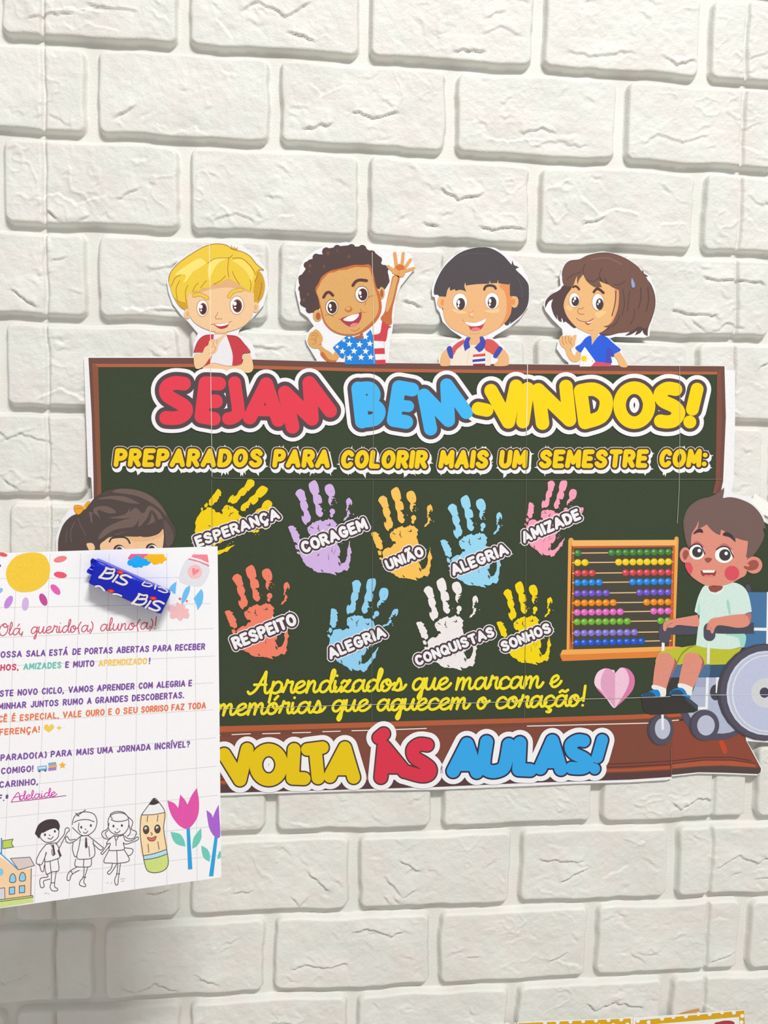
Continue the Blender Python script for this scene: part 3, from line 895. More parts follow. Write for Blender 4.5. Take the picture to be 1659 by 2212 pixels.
for (col, nl, nr), (y0, y1) in zip(BEADS, RY):
    r = Art('rod', abr, 12.5)
    r.s([(196, y0), (948 - (y0 - 530) * .02, y1)], 8, (226, 192, 140), 0, False)
    r.build()
    drift = -(y0 - 537) * .011
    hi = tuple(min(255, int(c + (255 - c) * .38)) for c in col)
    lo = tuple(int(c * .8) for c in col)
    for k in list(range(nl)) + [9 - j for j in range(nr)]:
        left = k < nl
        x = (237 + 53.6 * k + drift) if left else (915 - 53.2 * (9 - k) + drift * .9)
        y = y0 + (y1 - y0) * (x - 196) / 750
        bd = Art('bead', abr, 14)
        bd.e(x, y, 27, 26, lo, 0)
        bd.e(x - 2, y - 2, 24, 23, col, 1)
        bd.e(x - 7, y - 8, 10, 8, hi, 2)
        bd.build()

# ---------------------------------------------------------------- paper heart
reg(1180, 1380, 3.4635)
h_ = Art('paper_heart', POS, 20, label='pink folded paper heart')
h_.p('515 258* 560 216 620 230 660 290 652 370 600 440 515 517* 430 430 370 360 361 300 390 245 440 220 490 230', (214, 122, 168), 0)
h_.p('440 222 480 235 515 258 515 517 420 400 366 350 362 300 388 246', (240, 206, 224), 1)
h_.p('452 222 515 258* 515 517* 455 440 412 370 412 290', (222, 160, 194), 2)
h_.p('515 258* 556 216 596 232 620 300 605 370 560 450 515 517*', (236, 194, 216), 2)
h_.build()

# ================================================================== printed children on the poster
def child(label, base, build):
    """part = skin mesh; build(skin, sub) adds shapes; sub(name, level) opens a sub-part"""
    skin = Art('child_figure', POS, base, label=label)
    subs = []

    def sub(name, lift, lab=None):
        a = Art(name, None, base + lift, label=lab)
        subs.append(a)
        return a
    build(skin, sub)
    root = skin.build()
    for a in subs:
        a.parent = root
        a.build()
    return root


BROWN_LINE = (150, 92, 48)


def blond(k, sub):
    reg(340, 510, 3.95)
    SK, SK2 = (236, 196, 152), (222, 172, 124)
    h = sub('hair', 0, 'yellow blond hair')
    h.p('95 370 110 310 180 230 290 150 400 88 500 63 590 75 630 105* 628 70* 645 100 660 82* 662 104 690 92* 680 118 720 130 790 170 850 240 915 290* 865 285 900 340 918 420 905 500 870 555 830 580 600 560 300 600 250 630 190 600 140 520 115 440', (206, 160, 40), 0)
    k.e(255, 662, 29, 42, SK, 2)
    k.e(838, 607, 30, 44, SK, 2)
    k.e(258, 668, 14, 24, SK2, 3)
    k.e(838, 610, 14, 26, SK2, 3)
    k.p('255 560 262 480 330 400 560 350 780 400 820 480 822 580 808 680 745 760 640 805 540 822 440 802 350 762 290 705 268 640', SK, 4)
    k.p('300 470 560 360 800 430 800 480 640 440 480 450 330 490', SK2, 5)
    h.p('96 385 112 312 180 232 290 152 400 90 500 66 590 78 640 112 720 132 790 172 846 240 905 288* 862 288 850 330 830 400 815 470 800 485* 780 470 700 415 625 372 607 345* 590 370 540 400 480 412 430 446* 380 445 350 470 320 462 300 505* 280 480 262 510 244 572* 190 555 140 520 112 440', (232, 198, 62), 8)
    h.p('150 330 250 250 360 190 420 230* 360 270 300 310 250 380 220 400* 240 330', (242, 222, 116), 9)
    h.p('455 210 540 185 600 190 520 230 470 310 440 380* 430 290', (242, 222, 116), 9)
    h.p('640 210 720 200 790 260 820 330 800 400* 770 320 700 250', (240, 216, 104), 9)
    for s_ in ('118 430 150 360 200 330', '170 540 160 450 190 380', '245 560 240 470 260 420', '430 230 500 190 610 185 640 160', '610 190 600 280 610 345', '640 190 720 190 800 260 840 330', '370 440 400 400 420 380', '480 410 540 380 580 340',
               '700 410 660 350 640 300', '790 470 800 420 790 370', '830 390 850 340 850 300', '300 480 320 430 350 400', '860 540 880 480 890 400'):
        h.s(s_, 5, (164, 108, 30), 10)
    h.s('96 385 112 312 180 232 290 152 400 90 500 66 590 78 640 112 720 132 790 172 846 240 905 288', 6, (160, 110, 40), 10)
    for n_, s_ in (('eyebrow', '314 508 350 496 395 510 424 530'), ('eyebrow', '612 515 638 480 680 462 716 460')):
        a = sub(n_, 6, 'thick yellow eyebrow')
        a.s(s_, 36, (190, 140, 40), 0)
        a.s(s_, 27, (230, 194, 70), 1)
    for cx, cy, rx, ry in ((385, 615, 46, 68), (678, 590, 56, 76)):
        a = sub('eye', 6)
        a.e(cx, cy, rx + 5, ry + 5, (170, 130, 104), 0)
        a.e(cx, cy, rx, ry, (244, 238, 236), 1)
        a.e(cx + 4, cy + 6, rx * .72, ry * .74, (120, 66, 50), 2)
        a.e(cx + 6, cy + 8, rx * .5, ry * .58, (70, 40, 42), 3)
        a.e(cx - rx * .3, cy - ry * .18, 15, 17, (250, 248, 246), 4)
        a.e(cx - rx * .25, cy + ry * .28, 8, 8, (250, 248, 246), 4)
    k.s('514 650 510 670 494 690 505 707 530 706 550 706', 6, (190, 132, 88), 6)
    m = sub('mouth', 6)
    m.p('484 750 550 746 612 735* 606 760 590 780 545 792 510 778', (186, 48, 62), 0)
    m.p('490 752 550 748 610 737* 596 756 530 770', (240, 236, 236), 1)
    m.s('455 755 484 750', 4, BROWN_LINE, 0, False)
    m.s('612 735 632 726', 4, BROWN_LINE, 0, False)
    sh = sub('shirt', 4, 'white and red shirt')
    sh.p('480 840* 590 840* 640 1000 640 1105* 440 1110* 465 950', (230, 228, 232), 1, True)
    sh.p('310 990* 345 900 400 850 482 842* 470 960 450 1095 400 1115 400 1000', (196, 62, 70), 2)
    sh.p('590 846* 680 858 740 920 792 990* 730 1002 715 1095 638 1105* 640 1000', (196, 62, 70), 2)
    sh.s('310 990 345 900 400 850 480 842', 5, (140, 40, 50), 3)
    sh.s('590 846 680 858 740 920 792 990 730 1002', 5, (140, 40, 50), 3)
    k.p('500 815 590 820 565 850 500 850', SK2, 3)
    arm = sub('arm', 9)
    arm.p('400 1112 480 1082 600 1108 715 1095 735 1008* 788 1000* 812 1070 815 1140 770 1168 680 1140 560 1150 450 1138 390 1130', SK, 0)
    arm.s('410 1108 480 1084 600 1108 715 1095', 4, (190, 132, 88), 1)
    arm.p('318 1008 312 1080 332 1132 392 1112 460 1022 505 985 530 910 582 850* 570 838 505 878 450 885 432 930 405 950 378 1000', SK, 2)
    arm.s('440 1000 480 990 500 950', 4, (190, 132, 88), 3)
    for s_ in ('460 890 450 930 470 950', '485 885 475 930 495 950', '510 880 505 920'):
        arm.s(s_, 4, (190, 132, 88), 3)


def curly(k, sub):
    reg(620, 500, 5.53)
    SK, SK2, SK3 = (216, 164, 100), (194, 108, 58), (176, 96, 54)
    h = sub('hair', 0, 'dark curly hair')
    HD = (82, 64, 62)
    h.p('310 970 240 920 190 890 160 800 150 720 160 660 140 590 180 510 220 450 220 390 260 340 330 320 370 275 440 270 480 210 560 190 640 175 730 165 770 150 820 180 920 175 960 215 1020 240 1070 270 1110 310 1130 390 1190 410 1200 470 1220 580 1190 660 1150 690 1080 680 900 560 500 600 400 900', HD, 0)
    for cx, cy, r in ((240, 400, 40), (180, 560, 45), (175, 680, 40), (200, 850, 45), (270, 930, 45), (350, 310, 45), (470, 240, 50), (600, 205, 45), (770, 195, 45), (900, 210, 50), (1010, 275, 50), (1090, 340, 45), (1160, 450, 50), (1180, 590, 45), (1140, 660, 40)):
        h.e(cx, cy, r, r, HD, 0)
    for cx, cy, r in ((275, 410, 22), (440, 420, 18), (490, 260, 24), (740, 300, 20), (250, 750, 20), (200, 820, 20), (600, 230, 14), (268, 480, 16)):
        h.e(cx, cy, r * .7, r, (120, 78, 62), 1)
    k.e(365, 1005, 56, 70, SK, 2)
    k.e(372, 1012, 28, 45, SK3, 3)
    k.e(1130, 735, 38, 72, SK, 2)
    k.e(1132, 740, 20, 48, SK3, 3)
    k.p('338 690 375 620 405 555 450 510 520 470 600 450 700 425 800 400 900 400 990 400 1035 520 1060 640 1110 760 1132 900 1110 1000 1050 1090 960 1170 900 1205 800 1242 660 1236 540 1190 450 1100 410 980 372 800', SK2, 4)
    k.p('355 720 390 640 420 580 500 500 560 490 620 465 700 458 760 440 830 425 900 430 980 440 1020 560 1050 680 1085 800 1095 920 1070 1000 1010 1080 930 1150 880 1190 790 1225 660 1220 550 1175 465 1090 425 975 385 810', SK, 5)
    for s_, w_ in (('437 786 470 735 510 728 548 764', 34), ('787 645 820 600 870 580 950 588', 36)):
        a = sub('eyebrow', 8, 'dark brown eyebrow')
        a.s(s_, w_, (92, 54, 56), 0)
    for cx, cy, rx, ry, ix in ((535, 905, 70, 88, 5), (893, 750, 76, 92, 12)):
        a = sub('eye', 8)
        a.e(cx, cy, rx + 6, ry + 8, (120, 74, 44), 0)
        a.e(cx, cy, rx, ry, (240, 236, 230), 1)
        a.e(cx + ix, cy + 3, 55, 73, (78, 46, 48), 2)
        a.e(cx - 20, cy - 15, 16, 25, (250, 250, 248), 3)
        a.e(cx - 10, cy + 30, 10, 12, (250, 250, 248), 3)
    for s_ in ('455 1000 510 995 560 1020', '960 800 990 775 1040 765', '940 830 935 880', '760 1175 820 1190 870 1150'):
        k.s(s_, 6, SK3, 7)
    k.e(735, 930, 46, 36, (188, 118, 62), 6)
    k.e(728, 920, 30, 22, SK, 7)
    m = sub('mouth', 8)
    m.p('640 1045 760 1000 892 962* 885 1040 840 1110 760 1137 700 1110', (168, 58, 84), 0)
    m.p('672 1050 760 1002 858 980* 850 1020 790 1068 720 1072', (240, 238, 236), 1)
    m.p('750 1125 790 1096 848 1098 825 1128 780 1136', (228, 130, 140), 1)
    m.s('615 1050 640 1046', 5, SK3, 0, False)
    m.s('880 930 892 960 940 966', 5, SK3, 0)
    arm = sub('arm', 3, 'raised waving arm with an open hand')
    arm.p('1172 940 1200 790 1240 630 1268 530 1345 545 1320 660 1290 800 1265 900 1252 1010 1250 1100 1190 1110 1120 1040 1150 990', SK2, 0)
    arm.p('1180 930 1206 790 1246 640 1274 540 1322 545 1300 650 1268 790 1240 880 1200 960', SK, 1)
    arm.e(1345, 468, 74, 80, (222, 150, 84), 0)
    for s_, w_ in (('1312 440 1300 350 1288 262', 38), ('1372 420 1382 330 1390 262', 38), ('1410 430 1445 380 1476 336', 36), ('1410 472 1460 456 1518 440', 34), ('1290 480 1250 450 1208 418', 36)):
        arm.s(s_, w_, (224, 160, 92), 2)
    arm.e(1350, 430, 55, 34, (206, 112, 58), 3)
    arm.e(1290, 478, 36, 30, (224, 164, 98), 4)
    arm.e(1375, 500, 34, 42, (224, 164, 98), 4)
    fist = sub('fist', 3)
    fist.p('248 1290 270 1220 310 1190 345 1165* 395 1205 428 1280 410 1350 450 1400 530 1450 545 1480* 590 1420 640 1465 600 1530 560 1562 480 1550 410 1470 382 1402 310 1392 260 1350', SK, 0)
    fist.p('400 1470 480 1552 560 1562 600 1530 560 1540 490 1520 430 1440', SK2, 1)
    for s_ in ('290 1250 330 1240 360 1270', '300 1220 345 1215 375 1250', '280 1290 310 1285 340 1310', '300 1340 330 1345 350 1300 330 1270', '415 1345 380 1350'):
        fist.s(s_, 5, SK3, 1)
    sh = sub('shirt', 5, 'blue shirt with white stars and red and white stripes')
    R1 = (204, 66, 76)
    sh.p('1140 1072 1190 1110 1250 1140* 1210 1162 1190 1280 1160 1312 1040 1306 1015 1240 1110 1212', R1, 0)
    sh.p('1015 1300 1158 1308 1165 1400 1180 1590 1040 1590 1020 1400', R1, 0, False)
    sh.p('1030 1306 1156 1312 1162 1392 1040 1398', (236, 232, 234), 1, False)
    sh.p('1050 1466 1172 1464 1176 1530 1055 1536', (236, 232, 234), 1, False)
    sh.p('700 1258 750 1245 830 1282 900 1272 1000 1170* 1022 1250 1042 1400 1062 1590* 690 1590* 700 1450 675 1512 630 1490 560 1400 558 1375 640 1308', (26, 128, 216), 2)
    sh.p('900 1210 910 1275 850 1282 800 1262 860 1240', SK3, 3)
    for cx, cy, R in ((745, 1345, 42), (865, 1350, 44), (938, 1258, 42), (990, 1340, 42), (800, 1427, 44), (940, 1430, 44), (748, 1508, 44), (886, 1502, 44), (1000, 1500, 42), (662, 1430, 42), (600, 1378, 28), (680, 1300, 30), (742, 1268, 22)):
        q = [(cx + (R if i % 2 == 0 else R * .42) * math.sin(i * math.pi / 5 + .1), cy - (R if i % 2 == 0 else R * .42) * math.cos(i * math.pi / 5 + .1)) for i in range(10)]
        sh.p(q, (236, 236, 242), 4, False)


def bowl_cut(k, sub):
    reg(920, 510, 6.381)
    SK, SK2 = (230, 178, 126), (226, 146, 90)
    HD = (78, 72, 76)
    h = sub('hair', 0, 'black bowl-cut hair')
    h.p('115 795 120 690 170 560 240 440 330 340 450 240 600 178 780 150 920 178 1060 262 1160 370 1183 398* 1190 333* 1213 398* 1285 430* 1240 460 1330 550 1400 640 1420 720 1415 900 1370 1020 1280 1120 1160 1212* 1172 1168* 1100 1225 900 1000 400 900 235 1030* 220 980 180 820', HD, 0)
    k.e(216, 905, 58, 86, SK, 2)
    k.e(230, 915, 26, 45, SK2, 3)
    k.e(1220, 902, 56, 86, SK, 2)
    k.e(1205, 905, 26, 45, SK2, 3)
    k.p('285 760 420 640 800 600 1140 640 1170 800 1182 1000 1140 1130 1040 1240 900 1330 760 1386 620 1392 480 1340 340 1260 262 1150 236 1020 250 900', SK, 4)
    k.p('1010 680 1140 650 1175 800 1182 1000 1140 1130 1060 1220 980 1290* 1060 1180 1110 1040 1110 880 1080 760', SK2, 5)
    h.p('113 802* 158 804* 168 760* 186 830* 278 832* 298 730 322 650* 334 752* 400 730* 412 756* 460 740 520 748 556 768* 530 690 545 635* 551 680* 700 662 868 656* 884 608* 890 650* 984 646* 992 588* 1001 650* 1146 668* 1156 638* 1158 822* 1240 830 1340 860 1400 700 1240 480 1000 260 780 170 500 240 300 400 160 600', HD, 8)
    for s_ in ('470 265 640 235 840 245', '1290 620 1330 760 1320 900', '1250 560 1300 640'):
        h.s(s_, 7, (98, 90, 94), 9)
    for s_ in ('805 735 825 695 880 680 940 692 962 722',):
        a = sub('eyebrow', 8, 'black eyebrow')
        a.s(s_, 34, (70, 60, 62), 0)
    for cx, cy, rx, ry, ix, iy in ((470, 905, 96, 114, 10, 30), (912, 895, 92, 113, 0, 22)):
        a = sub('eye', 6)
        a.e(cx, cy, rx + 5, ry + 5, (196, 150, 110), 0)
        a.e(cx, cy, rx, ry, (242, 240, 240), 1)
        a.e(cx + ix, cy + iy, 60, 82, (70, 58, 62), 2)
        a.e(cx + ix - 28, cy + iy - 24, 18, 30, (252, 252, 250), 3)
        a.e(cx + ix - 32, cy + iy + 28, 12, 18, (252, 252, 250), 3)
    k.p('360 1010 470 1015 560 1060 470 1070 400 1050', (240, 198, 146), 6)
    k.p('800 1035 900 1010 1010 1000 1000 1050 900 1060', (240, 198, 146), 6)
    k.e(622, 1080, 32, 30, (238, 194, 142), 6)
    k.s('654 1020 640 1045 600 1065 600 1100 650 1118', 6, (196, 132, 82), 7)
    k.s('600 1340 680 1350 740 1335', 6, (204, 150, 100), 6)
    m = sub('mouth', 6)
    m.p('540 1184 680 1198 832 1138* 800 1220 760 1282 690 1308 620 1298 590 1240', (182, 66, 88), 0)
    m.p('540 1184 680 1198 832 1138* 796 1206 720 1238 610 1238', (246, 244, 244), 1)
    m.p('620 1296 660 1262 720 1262 750 1286 690 1308', (226, 120, 128), 1)
    m.s('495 1145 520 1175 540 1184', 6, (196, 132, 82), 0)
    k.p('610 1378 745 1380 745 1460 630 1535 595 1460', SK, 3)
    arm = sub('arm', 2)
    arm.p('200 1690 230 1605 290 1560 330 1690 350 1742 330 1785 205 1785', SK, 0)
    arm.p('1040 1545 1130 1630 1146 1720 1120 1785 940 1785 1010 1702 975 1665', SK, 0)
    arm.s('1010 1702 970 1755', 5, (200, 140, 90), 1)
    sh = sub('shirt', 4, 'cream shirt with red sleeves, blue collar and a striped badge')
    CR, RD, BL = (234, 222, 206), (212, 86, 84), (62, 76, 176)
    sh.p('370 1640 500 1440 600 1500 750 1500 850 1480 900 1620 890 1785 335 1785 340 1690', CR, 0, False)
    sh.p('360 1545 440 1465 530 1424* 522 1480 430 1560 380 1640', RD, 1)
    sh.p('818 1432 900 1425 970 1470 1012 1530 950 1625 890 1612 812 1556', RD, 1)
    sh.p('288 1560 305 1522 330 1515 355 1532 375 1620 374 1680 355 1690 320 1660', BL, 2)
    sh.p('1002 1525 1035 1528 1056 1556 1020 1620 978 1674 945 1675 932 1640', BL, 2)
    sh.p('560 1398 620 1402* 596 1460 612 1532* 570 1560 540 1587* 520 1490', BL, 2)
    sh.p('742 1390 785 1385* 822 1450 810 1530 772 1580 730 1600* 668 1535* 742 1462', BL, 2)
    sh.p('650 1632 818 1615 822 1785 640 1785', (240, 236, 236), 2, False)
    sh.p('650 1634 818 1616 820 1655 648 1668', (206, 84, 84), 3, False)
    sh.p('644 1702 818 1684 818 1722 642 1738', (60, 72, 178), 3, False)
    sh.p('650 1760 818 1756 820 1785 648 1785', (150, 62, 72), 3, False)
    sh.s('600 1560 580 1660 565 1770', 5, (206, 190, 172), 1)


def bob_girl(k, sub):
    reg(1160, 520, 5.925)
    SK, SK2 = (230, 180, 122), (228, 156, 104)
    HB, HD = (116, 84, 74), (88, 66, 66)
    h = sub('hair', 0, 'brown bobbed hair with a small grey clip')
    h.p('352 558 320 430 350 320 420 255 540 237 660 182 830 150 980 165 1150 232 1290 330 1343 400* 1353 368* 1370 420* 1425 455* 1392 470 1460 560 1510 700 1512 850 1470 1000 1424 1120 1416 1218* 1370 1190 1350 1142* 1320 1180 1255 1208* 1282 1150* 1200 1200 1128 1212* 1195 1160 1240 1080* 1120 1152 1010 1190 900 1214 800 1190 640 1000 500 1112 440 1092 378 1035 340 1046* 314 955* 312 1000 318 1040* 275 1015 256 930* 256 975 262 1010* 215 940 184 830 206 745* 150 780 104 865* 112 770 180 690 285 632', HD, 0)
    h.p('340 540 325 430 352 325 420 262 540 245 660 190 830 158 980 172 1150 240 1290 338 1380 440 1450 570 1500 700 1502 850 1460 1000 1400 1120 1300 1100 1200 1160 1000 1185 900 1190 1000 900 900 500 600 400 420 480', HB, 1)
    k.p('470 480 600 430 850 540 1050 615 1050 720 1032 880 970 1030 900 1115 800 1182 700 1194 600 1160 500 1102 400 992 350 882 344 800 378 700 445 600', SK, 3)
    k.p('990 620 1050 630 1050 720 1030 880 970 1030 900 1115 860 1150* 940 1040 995 900 1010 760', SK2, 4)
    h.p('345 560 430 590 470 560 490 500 516 448* 512 510 522 562* 540 500 592 430* 640 520 740 595 832 592* 800 520 800 445* 850 530 880 543* 856 460* 920 560 985 605 1048 632* 1048 800 1000 980 930 1070 848 1096* 900 1108 962 1086* 900 1140 815 1190 1000 1190 1200 1050 1320 700 1200 300 900 180 600 220 420 300 330 440', HB, 7)
    for s_ in ('380 500 450 440 560 400', '620 300 590 360 600 430', '640 500 720 520 800 470', '830 350 800 420 805 460', '980 560 1060 560 1130 520', '1010 640 1000 800 960 960', '1100 620 1120 800 1090 950', '1190 640 1170 760 1160 900', '1330 600 1330 740 1300 860', '1420 600 1430 760 1400 900', '1250 880 1240 980 1200 1060', '1060 960 1010 1060 960 1100'):
        h.s(s_, 13, (92, 68, 66), 8)
    h.s('700 240 900 220 1080 300', 20, (134, 98, 86), 8)
    h.p('345 570 440 600 400 690 350 800 350 900 400 1000 480 1095 420 1070 330 1000 230 900 215 800 290 640', (86, 66, 66), 2)
    c = sub('hair_clip', 17, 'grey hair clip')
    c.p('1214 455* 1256 540 1262 600 1215 608 1198 530', (96, 92, 128), 0)
    c.p('1214 470* 1248 545 1250 590 1220 596 1206 530', (158, 158, 186), 1)
    for s_, w_ in (('462 592 490 580 520 594 540 622', 24), ('728 655 760 618 800 622 852 666', 30)):
        a = sub('eyebrow', 16, 'dark eyebrow')
        a.s(s_, w_, (84, 50, 50), 0)
    for cx, cy, rx, ry, ix, iy, jx, jy in ((478, 760, 66, 92, 490, 775, 48, 62), (780, 785, 72, 106, 802, 812, 48, 74)):
        a = sub('eye', 8)
        a.e(cx, cy, rx + 5, ry + 5, (176, 128, 88), 0)
        a.e(cx, cy, rx, ry, (240, 238, 238), 1)
        a.e(ix, iy, jx, jy, (70, 58, 60), 2)
        a.e(ix - 4, iy - 36, 14, 22, (252, 252, 250), 3)
        a.e(ix - 22, iy - 2, 9, 13, (252, 252, 250), 3)
    k.s('592 850 580 872 545 868 522 890 530 925 560 942 602 936', 8, (176, 108, 62), 6)
    k.p('370 840 430 820 470 850 430 900 380 880', (238, 196, 136), 5)
    k.p('740 930 800 900 880 900 870 940 780 990', (238, 196, 136), 5)
    k.s('650 1145 690 1150 720 1142', 5, (200, 146, 92), 5)
    m = sub('mouth', 6)
    m.s('510 992 535 1018 600 1035 660 1030 725 995', 7, (150, 78, 52), 0)
    m.p('615 1046 660 1040 722 1002* 690 1055 655 1078 630 1066', (186, 62, 66), 1)
    m.p('636 1044 680 1036 720 1006* 690 1048 655 1058', (246, 244, 242), 2)
    k.p('700 1180 778 1190 775 1230 702 1335 688 1260', SK, 3)
    sh = sub('shirt', 5, 'blue shirt with a white triangle and yellow sun')
    sh.p('690 1220 700 1335* 805 1208 900 1240 965 1300 1072 1390* 1060 1412 990 1450 985 1482* 945 1482* 945 1575 740 1556 612 1358* 562 1430 500 1385 498 1358 560 1318 620 1246', (40, 92, 218), 0)
    sh.p('900 1360 960 1400 985 1482 945 1482 945 1575 880 1570 890 1470', (70, 76, 180), 1)
    sh.p('612 1358 748 1545 690 1610 545 1610 565 1430', (240, 238, 240), 2, False)
    sh.p('748 1545 945 1570 952 1610 690 1610', (206, 82, 104), 2, False)
    sh.e(600, 1510, 32, 32, (240, 206, 20), 3)
    for q in range(8):
        t_ = q * math.pi / 4
        sh.s([(600 + 28 * math.cos(t_), 1510 + 28 * math.sin(t_)), (600 + 52 * math.cos(t_), 1510 + 52 * math.sin(t_))], 9, (240, 206, 60), 3, False)
    sh.e(708, 1540, 9, 9, (240, 206, 60), 3)
    arm = sub('arm', 3)
    arm.p('1040 1415 1110 1500 1158 1610 1065 1610 1030 1530 985 1462', SK, 0)
    fist = sub('fist', 3, 'fist pointing a thumb up')
    fist.p('284 1275 300 1230 322 1215 350 1222 375 1208 400 1215 430 1210 445 1235 470 1210 500 1202* 506 1225 492 1290 482 1340 440 1385 450 1432 488 1470 505 1420 555 1408* 556 1510 500 1552 430 1532 380 1452 358 1385 310 1345', SK, 0)
    for s_ in ('330 1225 325 1290 350 1335', '365 1220 365 1280 385 1320', '405 1222 405 1270 420 1310', '440 1240 430 1300 445 1330', '425 1385 440 1420'):
        fist.s(s_, 6, (176, 108, 62), 1)


def pony_girl(k, sub):
    reg(100, 1030, 5.53)
    SK = (238, 194, 152)
    HD, HL = (82, 70, 68), (112, 94, 88)
    h = sub('hair', 0, 'dark brown hair tied back')
    h.p('140 810 160 680 210 560 300 470 400 430 480 370 570 260 680 185 800 145 960 138 1120 165 1250 220 1370 320 1440 440 1490 530 1535 610 1542 700 1510 800 1420 900 1300 1000 700 1000 300 1100 160 1000', HD, 0)
    h.p('790 178 900 142 1100 165 1280 252 1400 390 1445 480* 1340 370 1200 280 1050 220 900 198', HL, 1)
    h.p('610 268 700 240 800 228 950 240 1125 322* 1000 315 880 285 760 265', HL, 1)
    h.p('568 375 640 350 720 352 800 385 832 428 760 438 680 415 610 400 645 500* 580 440 545 450 555 560* 500 510 470 490 480 580* 455 500 470 485 530 530 510 420 560 430', HL, 1)
    h.p('748 490 860 470 950 440 1005 360* 1000 420 1060 370 1125 420 1110 500 1050 590 950 610 800 640 650 740 620 730 700 620 850 540 1000 490 900 500', HL, 1)
    h.p('1130 440 1170 430 1220 350 1290 370 1370 450 1390 560 1320 640 1240 660 1100 690 900 690 820 690 1000 640 1140 610 1230 540 1260 430* 1300 520 1280 600 1340 560 1320 460 1250 400 1200 500 1100 600', HL, 1)
    h.p('1400 530 1440 540 1500 640 1520 720 1500 800 1440 830 1420 700', (96, 82, 78), 1)
    for s_ in ('300 780 290 660 340 540', '470 700 400 560 380 500', '230 780 240 700 250 660'):
        h.s(s_, 9, (108, 94, 92), 1)
    k.p('640 830 700 760 780 715 950 706 1150 712 1260 690 1340 660 1390 620 1404 700 1392 830 1350 980 1220 1120 1030 1180 840 1120 700 1000', SK, 3)
    k.p('940 708 1150 712 1290 690 1385 640 1390 700 1250 760 1050 770', (230, 180, 134), 4)
    k.p('480 810 510 790 560 800 580 860 530 900', SK, 3)
    h.p('930 712 1120 712 1235 660* 1180 690 1140 715 1230 716 1340 680 1396 615* 1380 500 1250 560 1000 640 850 690 760 720*', HD, 6)
    for s_ in ('755 775 780 735 850 722 930 722 975 750 998 792',):
        a = sub('eyebrow', 8)
        a.s(s_, 20, (72, 56, 58), 0)
    for cx, cy in ((868, 872), (1255, 856)):
        a = sub('eye', 8)
        a.e(cx, cy, 66, 62, (70, 52, 56), 0)
        a.e(cx + 14, cy + 12, 56, 56, (240, 238, 238), 1)
        a.e(cx + 4, cy + 14, 40, 48, (76, 54, 52), 2)
    m = sub('mouth', 8)
    m.p('940 1060 1040 1080 1140 1050 1100 1110 1000 1115', (190, 74, 84), 0)
    sh = sub('shirt', 1, 'plain blouse')
    sh.p('760 1180 900 1140 1160 1140 1300 1200 1380 1500 1400 1900 640 1900 660 1500', (226, 150, 150), 0)
    b = sub('hair_bow', 9, 'orange bow')
    b.p('332 385 334 345 380 338 435 356 448 384 405 440 365 445', (236, 164, 40), 0)
    b.p('450 355 478 305 510 286 524 300 492 352 470 384', (236, 164, 40), 0)
    b.p('432 362 456 355 470 378 448 392', (250, 190, 90), 1)
    b.s('345 380 400 378 440 378', 5, (190, 110, 30), 2)
    b.s('332 385 334 345 380 338 435 356 448 384 405 440 365 445', 5, (206, 122, 30), 2, closed=True)


